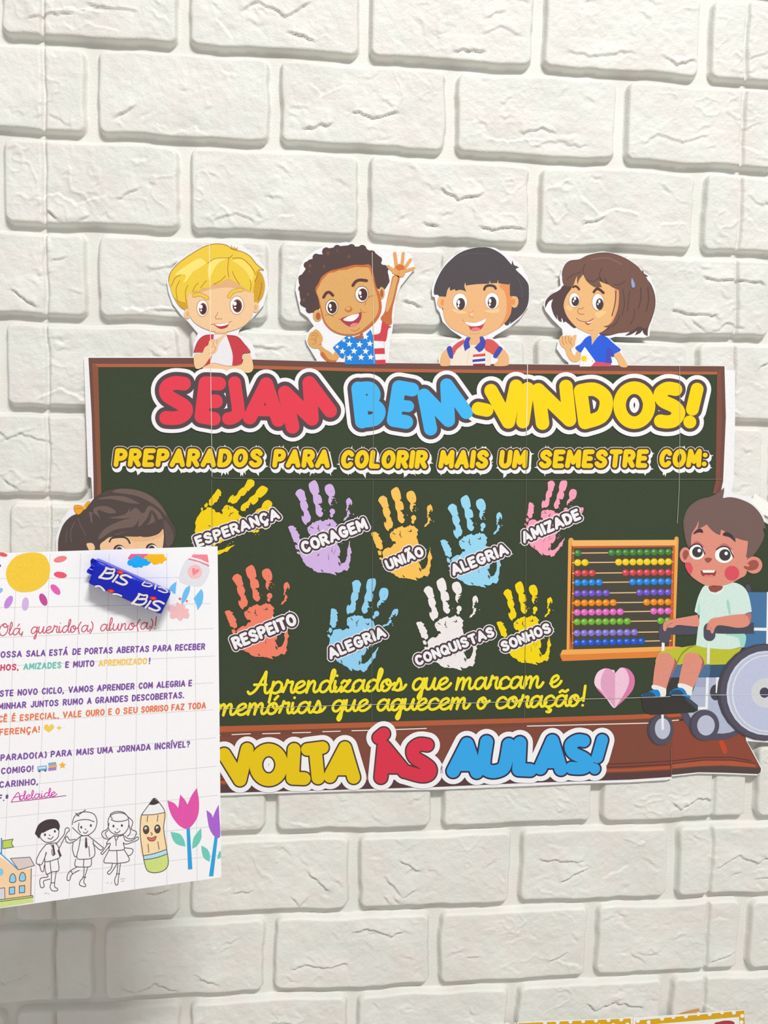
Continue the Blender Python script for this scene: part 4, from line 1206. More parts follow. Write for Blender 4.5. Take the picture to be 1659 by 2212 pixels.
def wheel_boy(k, sub):
    SK, SK2, DK = (218, 142, 124), (160, 84, 76), (64, 56, 60)
    HB = (116, 92, 88)
    reg(1370, 1050, 5.7405)
    h = sub('hair', 0, 'brown hair with a tuft')
    h.p('690 770 640 690 610 500 620 380 680 260 800 170 930 135 1010 100 1080 50 1115 18* 1112 80 1098 150* 1200 138 1330 168 1470 240 1580 370 1634 530* 1588 520* 1612 620 1560 740 1490 840 1400 900 1000 700 800 700', HB, 0)
    k.e(632, 855, 68, 96, SK, 2)
    k.e(640, 855, 40, 62, SK2, 3)
    k.e(1482, 980, 106, 106, SK, 2)
    k.p('1405 960 1450 922 1510 920 1546 970 1512 1030 1430 1046 1368 1020 1365 990 1420 1000 1425 970', SK2, 5)
    k.p('700 780 712 600 770 500 795 425 900 460 1080 540 1250 620 1415 680 1402 860 1392 1080 1300 1150 1180 1212 1050 1242 900 1236 760 1160 680 1080 630 950 660 880', SK, 4)
    h.p('690 770* 712 580 770 500 796 425* 798 480 782 530* 840 510 900 474* 960 545 1020 590 1066 608* 1080 522* 1120 560 1200 610 1252 690* 1260 640* 1330 665 1412 682* 1400 800 1385 882* 1480 840 1600 640 1560 400 1400 230 1200 160 1000 150 800 200 680 300 630 420 625 560 645 690', HB, 8)
    for s_ in ('735 596 760 555 810 526 845 545 853 578 800 572', '1100 606 1135 570 1210 602 1258 692 1190 636'):
        a = sub('eyebrow', 18, 'dark eyebrow')
        a.p(s_, DK, 0)
    for cx, cy, rx, ry, ix, r_, hx, hy in ((778, 820, 95, 93, 784, 66, 806, 800), (1114, 856, 113, 98, 1125, 72, 1140, 835)):
        a = sub('eye', 8)
        a.p([(cx - rx * .85, cy - ry * .75), (cx, cy - ry * 1.5), (cx + rx * .95, cy - ry * .7), (cx, cy - ry * .9)], (186, 112, 104), 0)
        a.e(cx, cy, rx, ry, (244, 244, 242), 1)
        a.e(ix, cy - 2, r_, r_, (66, 60, 62), 2)
        a.e(hx, hy, 21, 22, (250, 250, 250), 3)
        a.s([(cx - rx * .82, cy - ry * .72), (cx - rx * .2, cy - ry * 1.08), (cx + rx * .5, cy - ry * .9), (cx + rx * 1.03, cy + ry * .25)], 15, (70, 44, 62), 4)
    k.p('872 908 895 890 930 888 966 905 930 946 900 946', (150, 84, 70), 6)
    for src in ('640 945* 690 950 722 1000 722 1050 692 1098 650 1040 630 985',):
        c = sub('cheek', 7, 'round red cheek')
        c.p(src, (214, 84, 98), 0)
    c = sub('cheek', 7, 'round red cheek')
    c.e(1212, 1080, 91, 92, (214, 80, 96), 0)
    m = sub('mouth', 7)
    m.p('822 1048* 920 1070 1018 1048* 1000 1112 920 1124 845 1112', (150, 66, 62), 0)
    m.p('845 1043 1002 1043 990 1073 856 1074', (246, 244, 242), 1, False)
    m.p('860 1118 890 1100 920 1106 960 1100 985 1118 920 1126', (220, 128, 116), 1)
    k.p('926 1238 1090 1236 1084 1285 1010 1320 940 1305', (150, 80, 70), 3, False)
    reg(1370, 1260, 5.7405)
    sh = sub('shirt', 2, 'pale mint T-shirt')
    MT = (206, 228, 220)
    sh.p('862 38 940 20 1100 10 1235 -10 1350 40 1412 130 1442 250 1458 352* 1370 386 1368 500 1368 776* 1180 818 900 800 765 768* 790 560 812 392* 748 352* 765 270 800 150', MT, 0)
    sh.s('920 50 940 100 1000 128 1065 110 1102 50', 26, (224, 236, 230), 1)
    sh.p('928 36 1090 34 1080 75 1010 108 945 98', (146, 78, 70), 2)
    sh.p('1160 190* 1185 260 1200 380* 1175 380 1145 240', (160, 210, 198), 1)
    sh.p('800 240 815 300 812 392 785 370', (170, 214, 202), 1)
    sh.p('1130 632 1370 628 1368 776 1320 790 1310 720 1270 670', (160, 212, 198), 1)
    reg(1370, 1260, 5.7405)
    sp = sub('shorts', 1, 'lime green shorts')
    sp.p('268 985 285 900 330 850 400 830 700 775 770 768 900 795 1180 818 1340 790* 1300 850 1200 960 1130 1006* 500 1006 400 900', (186, 190, 54), 0)
    sp.p('540 990 590 890 680 810 760 775 700 780 600 850 530 970', (140, 144, 44), 1)
    legs = sub('leg', 3)
    legs.p('500 985* 490 900 455 870 520 960 530 1010 470 1140 430 1240*', (170, 98, 92), 0)
    legs.p('262 1000 290 900 330 872 380 865 440 880 480 930 495 1000 445 1150 398 1312* 310 1285 228 1270* 245 1100', SK, 1)
    lg = sub('leg', 3)
    lg.p('840 1000 830 930 790 870 855 940 865 1010 800 1140 760 1240*', (170, 98, 92), 0)
    lg.p('600 1000 620 900 660 868 715 860 780 875 825 930 838 1000 800 1140 726 1312* 640 1275 548 1252* 575 1100', SK, 1)
    arm = sub('arm', 16)
    arm.p('1442 378* 1446 470 1395 535 1280 552 1150 530 1042 522 1000 560 978 618 955 618 940 585 900 572 900 540 916 490 960 440 1060 420 1200 396 1300 386', SK, 0)
    arm.p('1370 384 1446 376 1446 470 1430 480 1415 420', (190, 112, 104), 1)
    arm.s('940 600 955 540', 4, SK2, 1, False)
    arm.s('912 560 925 510', 4, SK2, 1, False)
    am2 = sub('arm', 16)
    am2.p('790 390* 802 526 690 530 540 518 480 550 410 552 390 590 370 590 358 560 362 500 400 466 500 442 620 420', SK, 0)
    am2.s('400 540 440 508 475 492', 5, SK2, 1)
    reg(1370, 1430, 5.7405)
    for s_, t_ in (('228 284 320 300 398 332* 386 425 318 425 305 365 222 330', '90 425 115 388 180 366 235 345 300 350 322 425 230 432'), ('552 264 640 278 727 318* 702 440 655 400 620 340 545 312', '440 400 470 350 545 318 615 335 648 400 695 422 690 446 560 408')):
        so = sub('sock', 6, 'white sock')
        so.p(s_, (234, 232, 228), 0)
        so = sub('shoe', 7, 'blue shoe with a dark toe')
        so.p(t_, (26, 130, 204), 0)
        q = [float(v) for v in t_.split()]
        x0, y0 = q[0], q[1]
        so.p([(x0, y0 + 10), (x0 + 25, y0 - 36), (x0 + 90, y0 - 56), (x0 + 142, y0 - 42), (x0 + 168, y0 + 2), (x0 + 20, y0 + 12)], (48, 78, 104), 1)


# wheelchair first: its far parts lie under the boy, its near parts over him
def chair_part(name, base, label=None):
    return Art(name, None, base, label=label)


TIRE, TIRE2, RIM, BAR = (84, 80, 96), (70, 68, 78), (190, 196, 218), (234, 234, 238)
wc = Art('wheelchair', POS, 18, label='blue and grey wheelchair')
reg(1370, 1260, 5.7405)
wc.p('1380 30 1400 15 1430 18 1446 60 1440 110 1390 108', (78, 78, 96), 0)
wc.p('1405 110 1700 110 1700 620 1640 800 1330 800 1340 640', (72, 116, 160), 1, False)
wc.p('1646 110 1672 100 1672 770 1636 770', BAR, 2, False)
wc.p('1470 550 1650 552 1650 590 1470 586', BAR, 2, False)
wc.p('440 534 520 522 800 530 800 626 440 630', (78, 76, 90), 1)
wc.p('342 730 378 730 374 850 338 850', BAR, 1, False)
reg(1370, 1430, 5.7405)
wc.e(1020, 520, 470, 445, TIRE, 1, 20)
wc.e(1050, 500, 420, 385, (176, 184, 208), 2, 20)
wc.p('450 150 790 190 700 440 380 440 420 260', (60, 58, 56), 3, False)
wc.p('470 28 1140 28 1085 192 440 192', (58, 84, 112), 4, False)
wc.p('470 28 935 28 945 100 930 190 440 192', (76, 112, 150), 5, False)
wc.p('892 190 926 190 912 585 790 590 790 560 880 556', BAR, 4, False)
wc.p('780 190 890 190 885 310 740 310', (160, 168, 198), 3, False)
wc.e(1010, 378, 70, 98, TIRE2, 4)
wc.p('1016 190 1056 190 1030 385 1010 385', BAR, 5, False)
wcr = wc.build()
reg(1370, 1430, 5.7405)
fp = Art('footplate', wcr, 26, label='black foot plate')
fp.p('92 440 640 414 790 538 790 602 740 626 200 655 110 600', (56, 54, 52), 0, False)
fp.p('640 414 790 538 778 594 632 462', (66, 76, 88), 1, False)
fp.build()
for c in ((325, 842, 163, 190, 352, 826, 96, 130), (868, 784, 187, 192, 890, 786, 109, 126)):
    w_ = Art('caster_wheel', wcr, 27)
    w_.e(c[0], c[1], c[2], c[3], TIRE2, 0)
    w_.e(c[0] + 14, c[1], c[2] - 14, c[3] - 2, TIRE, 1)
    w_.e(c[4], c[5], c[6], c[7], (186, 190, 210), 2)
    if c[0] < 500:
        w_.p('336 652 366 652 368 838 340 846', BAR, 3, False)
    w_.build()
bw = Art('wheel', wcr, 39, label='large rear wheel')
bw.e(1620, 375, 592, 602, TIRE2, 0)
bw.e(1640, 378, 572, 590, TIRE, 1)
bw.e(1642, 385, 498, 524, (206, 212, 226), 2)
bw.e(1650, 385, 478, 505, (186, 192, 216), 3)
bw.e(1648, 390, 440, 478, (216, 220, 228), 4)
bw.e(1652, 390, 424, 464, (188, 194, 220), 5)
bw.e(1642, 384, 194, 186, (206, 208, 212), 6)
bw.e(1616, 380, 60, 64, (72, 68, 82), 7)
bw.build()
reg(1370, 1260, 5.7405)
ar = Art('armrest', wcr, 30, label='dark padded armrest')
ar.p('960 500 1440 488 1480 510 1482 600 1450 622 960 614', (74, 74, 86), 0)
ar.s('934 562 934 644', 146, (80, 78, 94), 1, False)
ar.p('905 716 942 716 934 1000 900 1000', (222, 230, 222), 0, False)
ar.build()
ar = Art('armrest', wcr, 24, label='dark padded armrest')
ar.s('378 580 378 664', 150, (80, 78, 94), 0, False)
ar.build()

child('printed blond boy with folded arms', 26, blond)
child('printed waving boy with curly hair', 16, curly)
child('printed boy with black bowl cut', 12, bowl_cut)
child('printed girl with brown bob', 12, bob_girl)
child('printed girl with an orange bow', 20, pony_girl)
child('printed boy in a wheelchair', 22, wheel_boy)

# ================================================================== the letter held in front of the wall
LET = empty('paper_letter', L_ORG, 'white grid-paper letter with coloured drawings at the left edge, wrapped chocolate on it', 'letter')
lp = lambda x, y, d=0.0: L_ORG + L_X * x + L_Y * y + LETTER.n * d


def letter_sheet():
    W_, H_, n, m = 0.222, 0.297, 8, 8
    V, Fc = [], []
    for side in (0.0, -0.0003):
        for j in range(m + 1):
            for i in range(n + 1):
                V.append(lp(-W_ * i / n, H_ * j / m, side))
    N1 = (n + 1) * (m + 1)
    for j in range(m):
        for i in range(n):
            a = j * (n + 1) + i
            Fc.append([a, a + 1, a + n + 2, a + n + 1])
            Fc.append([a + N1, a + N1 + n + 1, a + N1 + n + 2, a + N1 + 1])
    rim = [i for i in range(n + 1)] + [(j + 1) * (n + 1) - 1 for j in range(1, m + 1)] + [m * (n + 1) + i for i in range(n - 1, -1, -1)] + [j * (n + 1) for j in range(m - 1, 0, -1)]
    for a, b in zip(rim, rim[1:] + rim[:1]):
        Fc.append([a, b, b + N1, a + N1])
    o = mesh_obj('paper_sheet', V, Fc, [ink((243, 242, 245), .5, .02, spec=.4)], None, LET)
    bm = bmesh.new()
    bm.from_mesh(o.data)
    bmesh.ops.recalc_face_normals(bm, faces=bm.faces)
    bm.to_mesh(o.data)
    bm.free()
    return o


letter_sheet()
LA = lambda name, base=2, label=None: Art(name, LET, base, LETTER, label, rough=.5)
GRID = (208, 207, 210)
reg(0, 0, 1)
g = LA('grid_lines', 1, 'pale grey printed grid')
for P in (((118 / 3.1904, 1196), (6, 1960)), ((108.5, 1196), (74, 1950)), ((174, 1196), (149, 1945)), ((236, 1196), (221, 1928)), ((298, 1194), (291, 1920)), ((360.5, 1194), (360.5, 1910)), ((420, 1192), (426, 1900)),
          ((-20, 1250), (449, 1247)), ((-20, 1313), (454, 1304)), ((-20, 1378), (461, 1357.5)), ((-20, 1440), (464, 1417)), ((-20, 1500), (461, 1475)), ((-20, 1562), (461, 1533)), ((-20, 1637), (466, 1593.5)), ((-20, 1703), (468, 1655)), ((-20, 1769), (470, 1718)), ((-20, 1835), (471, 1784)), ((-20, 1902), (473, 1848))):
    g.s(list(P), 1.1, GRID, 0, False)
g.build()

reg(0, 1180, 9.2167)
s = LA('sun_drawing', 3, 'yellow sun with coloured rays')
s.p('560 128 760 130 900 200 980 350 995 480 960 660 850 790 700 880 500 914 330 890 200 790 130 640 125 480 200 320 340 190', (240, 200, 62), 0)
s.build()
for cx, cy, rx, ry, dg, c in ((1200, 258, 133, 60, -14, (238, 132, 136)), (1200, 570, 130, 62, 8, (236, 88, 108)), (1105, 862, 128, 66, 48, (226, 98, 180)), (862, 1062, 130, 70, 66, (196, 76, 156)), (505, 1150, 134, 68, 96, (208, 180, 226)), (170, 1112, 140, 68, 118, (198, 136, 222)),
                              (55, 165, 95, 40, 14, (226, 90, 100)), (-30, 380, 52, 34, 20, (96, 66, 150)), (-20, 890, 85, 50, -30, (150, 186, 234))):
    r = LA('sun_ray', 3)
    r.e(cx, cy, rx, ry, c, 0, dg)
    r.build()
reg(160, 1180, 6.9125)
c = LA('cloud_drawing', 3, 'pink, yellow and blue clouds')
c.p('808 190 815 160 850 115* 1110 115* 1060 170 1000 200 900 205', (228, 104, 138), 0)
c.p('1050 165 1080 140 1120 118* 1350 118* 1345 150 1365 165 1388 200 1340 225 1320 258 1280 255 1240 270 1190 272 1150 240', (246, 186, 24), 1)
c.p('795 250 815 205 850 200 865 175 900 170 915 145 945 135 975 155 1010 165 1030 185 1080 188 1100 215 1146 238 1120 268 1085 290 1040 290 1010 318 960 310 930 320 880 312 860 290 820 285', (24, 172, 238), 2)
c.build()
reg(350, 1180, 11.85)
r = LA('rocket_drawing', 3, 'pastel rocket with blue fins')
r.p('640 340 900 420 1190 530 1190 740 1010 1010 760 1010 560 960 440 860 490 600', (224, 224, 230), 0)
r.p('790 212 1165 212 1200 428 980 330 750 268', (242, 134, 146), 1, False)
r.p('655 338 700 305 950 375 1208 474 1202 526 950 410', (226, 136, 152), 1, False)
r.e(840, 655, 186, 182, (242, 190, 192), 1)
r.p('850 620* 900 585 955 600 930 660 800 752* 770 650 770 580 800 552 850 580', (240, 138, 146), 2)
r.p('375 900* 360 1040 345 1215* 290 1205 240 1150 155 1135* 240 1000', (108, 190, 242), 1)
r.p('715 1000* 712 1130 640 1320 560 1440 495 1482* 520 1260 600 1080', (108, 190, 242), 2)
r.p('1000 1092* 1055 1200 1030 1450 910 1638* 880 1500 808 1340*', (108, 190, 242), 1)
r.p('440 1305 502 1335 482 1390 418 1355', (226, 110, 126), 1, False)
r.p('625 1370 665 1390 640 1440 600 1420', (226, 110, 126), 1, False)
r.p('160 1530 230 1505 290 1510 345 1530 370 1445 410 1435 470 1480 540 1490 600 1530 580 1590 640 1590 690 1630 672 1690 700 1750 670 1840 600 1845 540 1840 500 1900 440 1900 370 1830 300 1860 220 1840 200 1760 215 1700 150 1620', (240, 188, 190), 1)
r.build()

# ---------------------------------------------------------------- letter text
PUR, ORG, RDT, TEAL, GLD = (126, 84, 164), (232, 126, 86), (206, 74, 108), (112, 196, 182), (240, 202, 104)


def line(words, label, h=14.5, wt=3.1):
    a = LA('text_line', 3, label)
    for txt, x0, y0, x1, y1, col in words:
        L = set_text(txt, (x0, y0), (x1, y1), h * REG[2], wt * REG[2], slant=.12, gap=.11)
        strokes_to(a, L, wt, col, 0)
    a.build()


reg(0, 1150, 3.1904)


def run(y0, slope, items, label):
    line([(t, x0, y0 + slope * x0, x1, y0 + slope * x1, c) for t, x0, x1, c in items], label)


run(866, -.040, (('NOSSA', -35, 150, PUR), ('SALA', 178, 312, PUR), ('ESTÁ', 338, 466, PUR), ('DE', 498, 556, PUR), ('PORTAS', 582, 775, PUR), ('ABERTAS', 802, 1026, PUR), ('PARA', 1052, 1182, PUR), ('RECEBER', 1205, 1412, PUR)), 'purple printed text line')
run(956, -.046, (('NHOS,', -38, 128, RDT), ('AMIZADES', 160, 422, TEAL), ('E', 448, 474, PUR), ('MUITO', 502, 648, PUR), ('APRENDIZADO', 678, 1012, GLD), ('!', 1024, 1036, PUR)), 'printed text line with red, teal and yellow words')
run(1134, -.055, (('STE', -4, 92, PUR), ('NOVO', 120, 258, PUR), ('CICLO,', 287, 440, PUR), ('VAMOS', 470, 642, PUR), ('APRENDER', 668, 926, PUR), ('COM', 955, 1052, PUR), ('ALEGRIA', 1078, 1276, PUR), ('E', 1298, 1322, PUR)), 'purple printed text line')
run(1222, -.062, (('MINHAR', -14, 180, PUR), ('JUNTOS', 210, 402, PUR), ('RUMO', 432, 572, PUR), ('A', 600, 630, PUR), ('GRANDES', 655, 882, PUR), ('DESCOBERTAS.', 908, 1268, PUR)), 'purple printed text line')
run(1310, -.067, (('CÊ', -10, 48, ORG), ('É', 80, 106, ORG), ('ESPECIAL,', 135, 406, ORG), ('VALE', 432, 560, ORG), ('OURO', 590, 720, ORG), ('E', 745, 770, ORG), ('O', 795, 824, ORG), ('SEU', 848, 948, ORG), ('SORRISO', 972, 1158, ORG), ('FAZ', 1180, 1270, ORG), ('TODA', 1295, 1418, ORG)), 'orange printed text line')
reg(0, 1540, 3.1904)
run(156, -.075, (('FERENÇA!', -6, 274, ORG),), 'short orange printed text line')
run(333, -.073, (('PARADO(A)', 2, 322, PUR), ('PARA', 348, 496, PUR), ('MAIS', 525, 646, PUR), ('UMA', 670, 778, PUR), ('JORNADA', 805, 1038, PUR), ('INCRÍVEL?', 1065, 1308, PUR)), 'purple printed text line')
run(425, -.080, (('COMIGO!', 6, 230, PUR),), 'short purple printed text line')
run(518, -.085, (('CARINHO,', -6, 262, PUR),), 'short purple printed text line')
line((('F.ª', -16, 610, 56, 606, (110, 80, 150)),), 'purple printed initial')
a = LA('signature', 3, 'pink handwritten name on a line')
Lg = set_text('delaide', (132, 602), (388, 573), 30, 6, 'script', slant=.05)
strokes_to(a, Lg, 1.9, (214, 62, 176), 0)
a.s('80 608 125 548 142 600', 6, (214, 62, 176), 0)
a.s('95 582 140 574', 6, (214, 62, 176), 0, False)
a.s('75 615 250 596 455 570', 5, (160, 60, 130), 0)
a.build()
reg(0, 1150, 3.1904)
a = LA('greeting_line', 3, 'rose handwritten greeting')
for t, x0, y0, x1, y1 in (('Olá,', -6, 712, 165, 704), ('querido(a)', 212, 698, 645, 684), ('aluno(a)!', 690, 680, 1080, 664)):
    L = set_text(t, (x0, y0), (x1, y1), 46, 8, 'script', slant=.08)
    strokes_to(a, L, 2.3, (208, 92, 116), 0)
a.build()
reg(0, 1540, 3.1904)
a = LA('heart_icon', 3, 'small yellow heart')
a.p('336 135* 305 110 308 85 325 80 337 92 352 78 368 84 370 105', (240, 202, 90), 0)
a.build()
a = LA('sparkle_icon', 3, 'small yellow sparkle')
a.p('408 78* 412 96 430 103* 412 110 408 130* 402 110 384 103* 402 96', (242, 200, 80), 0)
a.build()
a = LA('bus_icon', 3, 'small blue bus')
a.p('258 368 322 362 325 396 260 403', (110, 170, 214), 0, False)
a.p('264 374 316 369 317 382 265 387', (210, 228, 240), 1, False)
a.e(272, 402, 7, 7, (90, 90, 100), 2)
a.e(312, 398, 7, 7, (90, 90, 100), 2)
a.build()
a = LA('book_icon', 3, 'small pile of books')
a.p('332 345 386 338 388 358 333 364', (120, 170, 220), 0, False)
a.p('334 362 392 356 393 374 336 380', (236, 170, 90), 1, False)
a.p('332 380 388 373 389 394 333 400', (160, 130, 200), 2, False)
a.build()
a = LA('star_icon', 3, 'small orange star')
a.p([(430 + (27 if i % 2 == 0 else 13) * math.sin(i * math.pi / 5), 361 - (27 if i % 2 == 0 else 13) * math.cos(i * math.pi / 5)) for i in range(10)], (242, 182, 62), 0, False)
a.build()

# ---------------------------------------------------------------- drawings along the foot of the letter
INK = (84, 70, 78)


def lines(a, srcs, w=5, col=INK, lv=3):
    for s_ in srcs:
        cl = s_.endswith('c')
        a.s(s_.rstrip('c').strip(), w, col, lv, closed=cl)


k = LA('school_drawing', 3, 'tan school house with blue windows')
k.p('-80 1300 0 1288 228 1258 230 1305 0 1342 -80 1350', (206, 222, 140), 0, False)
k.p('-80 1040 -10 985 125 1082 216 1072 212 1262 -80 1290', (244, 208, 168), 1, False)
k.p('72 1003 206 994 238 1052 128 1082', (216, 204, 200), 1, False)
k.p('-40 1215 32 1205 34 1282 -40 1288', (214, 214, 220), 2, False)
k.e(2, 1096, 22, 26, (130, 200, 236), 2)
for cx, cy in ((88, 1140), (155, 1130)):
    k.p([(cx - 19, cy + 26), (cx - 18, cy - 12), (cx, cy - 32), (cx + 18, cy - 14), (cx + 18, cy + 24)], (146, 206, 238), 2)
    lines(k, ['%d %d %d %d %d %d %d %d %d %d c' % (cx - 19, cy + 26, cx - 18, cy - 12, cx, cy - 32, cx + 18, cy - 14, cx + 18, cy + 24)], 5)
for cx, cy in ((83, 1225), (152, 1215)):
    k.p([(cx - 19, cy - 22), (cx + 18, cy - 26), (cx + 18, cy + 22), (cx - 19, cy + 26)], (146, 206, 238), 2, False)
    k.s([(cx - 19, cy - 22), (cx + 18, cy - 26), (cx + 18, cy + 22), (cx - 19, cy + 26)], 5, INK, 3, False, closed=True)
k.p('18 880 90 870 78 898 94 924 20 936', (188, 212, 90), 2, False)
for s_, c_, w_ in (('10 865 10 970', (70, 130, 190), 8), ('-40 940 0 965 125 1080', (90, 160, 200), 8), ('18 880 90 870 78 898 94 924 20 936 18 880', INK, 4), ('72 1003 206 994 238 1052 128 1082 72 1003', INK, 4), ('216 1072 212 1262', INK, 5), ('0 1288 225 1258 228 1270 0 1300', INK, 4), ('32 1205 34 1282', INK, 4), ('-40 1215 32 1205', INK, 4)):
    k.s(s_, w_, c_, 4, False)
k.build()
k = LA('schoolboy_drawing', 3, 'outlined schoolboy with black hair waving')
k.p('240 832* 262 775 300 745 340 733 390 738 412 775 405 815* 380 795 340 805 300 825 285 830 270 868*', (70, 60, 66), 0)
lines(k, ('272 840 285 870 320 892 365 885 400 855 406 812', '330 862 350 870 366 852', '338 840 346 846', '318 905 350 900 385 895', '318 905 275 960 250 1020 262 1045 290 1040 320 965', '385 895 405 930 412 990 395 1005 312 1025 318 960',
          '385 905 440 840 450 800 470 792 478 812 460 830 410 930', '350 905 368 940 372 980 360 975 358 940', '308 1025 318 1108 360 1095 405 1085 398 1005', '345 1022 352 1095', '320 1110 330 1130 280 1140 275 1180 285 1205 305 1195 300 1160 345 1145', '355 1100 352 1170 345 1200 360 1225 395 1225 395 1210 375 1190 388 1090', '350 1172 378 1170', '270 1040 285 1090 300 1090 305 1050'))
k.e(310, 840, 7, 9, INK, 3)
k.e(378, 816, 7, 9, INK, 3)
k.p('405 935 425 985 412 995 396 950', (92, 60, 66), 2, False)
k.p('360 908 370 905 382 975 368 985', (84, 60, 70), 2, False)
lines(k, ('305 1245 325 1240', '330 1248 340 1246'), 4, (190, 184, 190))
k.build()
k = LA('schoolboy_drawing', 3, 'outlined schoolboy with fair hair')
lines(k, ('498 770 510 720 545 690 600 682 650 700 668 745 660 790 640 820 600 845 560 842 525 815 500 790', '530 710 560 690 590 668', '520 690 545 712', '510 755 545 740 600 735 650 750', '555 825 540 800 545 760', '575 822 590 830 605 815', '586 800 592 805', '555 850 600 845 620 855',
          '555 850 505 890 465 895 450 865 465 852 480 875 520 870', '555 850 545 920 530 1000 580 1008 632 1000 655 965 640 880', '620 855 700 920 712 930 690 945 640 900', '505 890 500 940 515 990 530 985', '522 1008 518 1055 575 1062 625 1055 630 1002', '578 1010 575 1060',
          '535 1060 490 1085 468 1110 462 1150 480 1152 495 1115 545 1085', '580 1065 575 1130 555 1155 548 1185 585 1198 590 1182 578 1160 605 1062', '488 1088 500 1108', '570 1130 592 1135', '612 920 618 990'))
k.e(560, 788, 7, 9, INK, 3)
k.e(626, 776, 7, 9, INK, 3)
k.p('588 860 598 858 604 925 592 935 585 920', (96, 66, 84), 2, False)
k.build()
k = LA('schoolgirl_drawing', 3, 'outlined schoolgirl with long wavy hair')
lines(k, ('748 800 745 740 765 705 805 690 850 692 880 715 888 760 880 800 850 835 810 840 770 825 748 800', '765 735 800 748 850 745 880 735', '752 760 740 800 705 820 705 850 735 870 765 860', '745 810 725 830 740 860', '880 715 915 750 905 800 940 820 925 860 890 868 860 850', '888 770 900 820 880 850', '775 730 760 700 800 680 850 685 885 720', '790 818 808 828 828 812', '806 798 812 803',
          '785 845 815 850 850 840', '785 845 745 880 735 905 760 900 752 945 800 948 855 940 850 895 870 905 940 880 955 865 945 855 910 880 865 880 850 840', '740 905 710 950 695 965 710 972 760 910', '750 948 715 1025 760 1035 830 1035 892 1015 855 942', '805 950 808 1030', '860 930 915 940 905 975 880 985',
          '775 1038 765 1075 740 1100 755 1112 785 1075 805 1040', '812 1040 805 1110 790 1150 798 1185 812 1180 815 1150 830 1040', '802 1108 825 1110', '790 850 800 880 815 852', '800 885 800 915'))
k.e(782, 780, 7, 9, INK, 3)
k.e(840, 776, 7, 9, INK, 3)
lines(k, ('830 1145 862 1142', '735 1172 745 1170', '765 1172 772 1171', '835 1160 855 1158'), 4, (186, 180, 188))
k.build()
k = LA('pencil_drawing', 3, 'smiling pencil with green eraser')
k.p('975 703 1135 685 1128 800 1150 945 988 990 968 860 966 780', (246, 218, 172), 0)
k.p('975 703* 1030 628 1095 620 1138 686* 1060 700', (238, 238, 240), 1)
k.p('1028 632* 1062 588* 1098 620* 1062 634', (66, 58, 62), 2)
k.p('985 985* 1060 970 1145 942* 1154 972* 1070 1000 990 1012*', (176, 222, 240), 1)
k.p('990 1012* 1070 1000 1154 972* 1160 1040 1130 1085 1070 1102 1020 1090 1000 1050', (204, 220, 130), 1)
lines(k, ('975 703 966 780 968 860 988 990 1000 1050 1020 1090 1070 1102 1130 1085 1160 1040 1150 945 1128 800 1137 686 1095 616 1062 588 1028 630 975 703', '975 703 1060 700 1137 686', '1018 710 1014 750', '1088 706 1084 748', '1020 905 1025 960', '1088 888 1096 940', '985 985 1060 970 1145 942', '990 1012 1070 1000 1152 972', '1040 825 1050 835 1042 842'), 5)
for cx, cy in ((1007, 805), (1085, 800)):
    k.e(cx, cy, 22, 31, INK, 3)
    k.e(cx - 2, cy - 8, 9, 11, (240, 240, 240), 4)
    k.e(cx + 4, cy + 6, 12, 16, (96, 66, 56), 4)
k.p('1016 858 1045 862 1076 850 1068 876 1045 884 1024 876', (222, 110, 104), 3)
lines(k, ('1016 858 1045 862 1076 850 1068 876 1045 884 1024 876 c',), 4, INK, 4)
k.build()
k = LA('tulip_drawing', 3, 'pink tulip with a blue stem')
k.p('1285 790 1308 790 1326 1076 1296 1080', (46, 162, 222), 0, False)
k.p('1176 820* 1240 835 1270 880 1278 922* 1220 905 1190 870', (112, 202, 184), 0)
k.p('1386 793* 1388 860 1360 915 1324 936* 1335 860', (112, 202, 184), 0)
k.p('1154 604* 1200 622 1228 655* 1242 563* 1275 600 1292 632* 1320 570 1357 517* 1372 620 1360 720 1300 796 1240 780 1190 720 1165 660', (224, 86, 168), 1)
k.build()
k = LA('tulip_drawing', 3, 'purple tulip at the edge of the sheet')
k.p('1480 845 1502 848 1470 1126 1440 1126', (46, 162, 222), 0, False)
k.p('1388 914* 1430 940 1448 985 1444 1026* 1405 1000 1390 950', (112, 202, 184), 0)
k.p('1519 950 1522 995 1498 1004 1505 970', (112, 202, 184), 0)
k.p('1423 670* 1455 695 1466 722* 1485 675 1507 632* 1512 720 1517 850 1480 852 1445 800 1430 730', (168, 100, 206), 1)
k.build()

# ================================================================== wrapped chocolate taped on the letter
TH = 0.0160
reg(160, 1180, 6.9125)
FACE = Plane(LETTER.p + LETTER.n * TH, LETTER.n)
c4 = [pts([q])[0] for q in ((338, 208), (1448, 700), (1290, 1030), (212, 566))]
C4 = [FACE.at(*q) for q in c4]
CAN = empty('chocolate_bar', sum((v for v in C4), Vector()) / 4 - LETTER.n * TH, 'small blue foil-wrapped chocolate bar stuck on the white letter under its coloured clouds', 'chocolate')
foil = bpy.data.materials.new('blue_foil')
foil.use_nodes = True
b_ = foil.node_tree.nodes['Principled BSDF']
b_.inputs['Base Color'].default_value = (0.003, 0.012, 0.50, 1)
b_.inputs['Roughness'].default_value = 0.30
b_.inputs['Metallic'].default_value = 0.15
b_.inputs['Specular IOR Level'].default_value = 0.5
nz = foil.node_tree.nodes.new('ShaderNodeTexNoise')
nz.inputs['Scale'].default_value = 140
nz.inputs['Detail'].default_value = 3
bp = foil.node_tree.nodes.new('ShaderNodeBump')
bp.inputs['Strength'].default_value = .35
bp.inputs['Distance'].default_value = .0015
tc = foil.node_tree.nodes.new('ShaderNodeTexCoord')
foil.node_tree.links.new(tc.outputs['Object'], nz.inputs['Vector'])
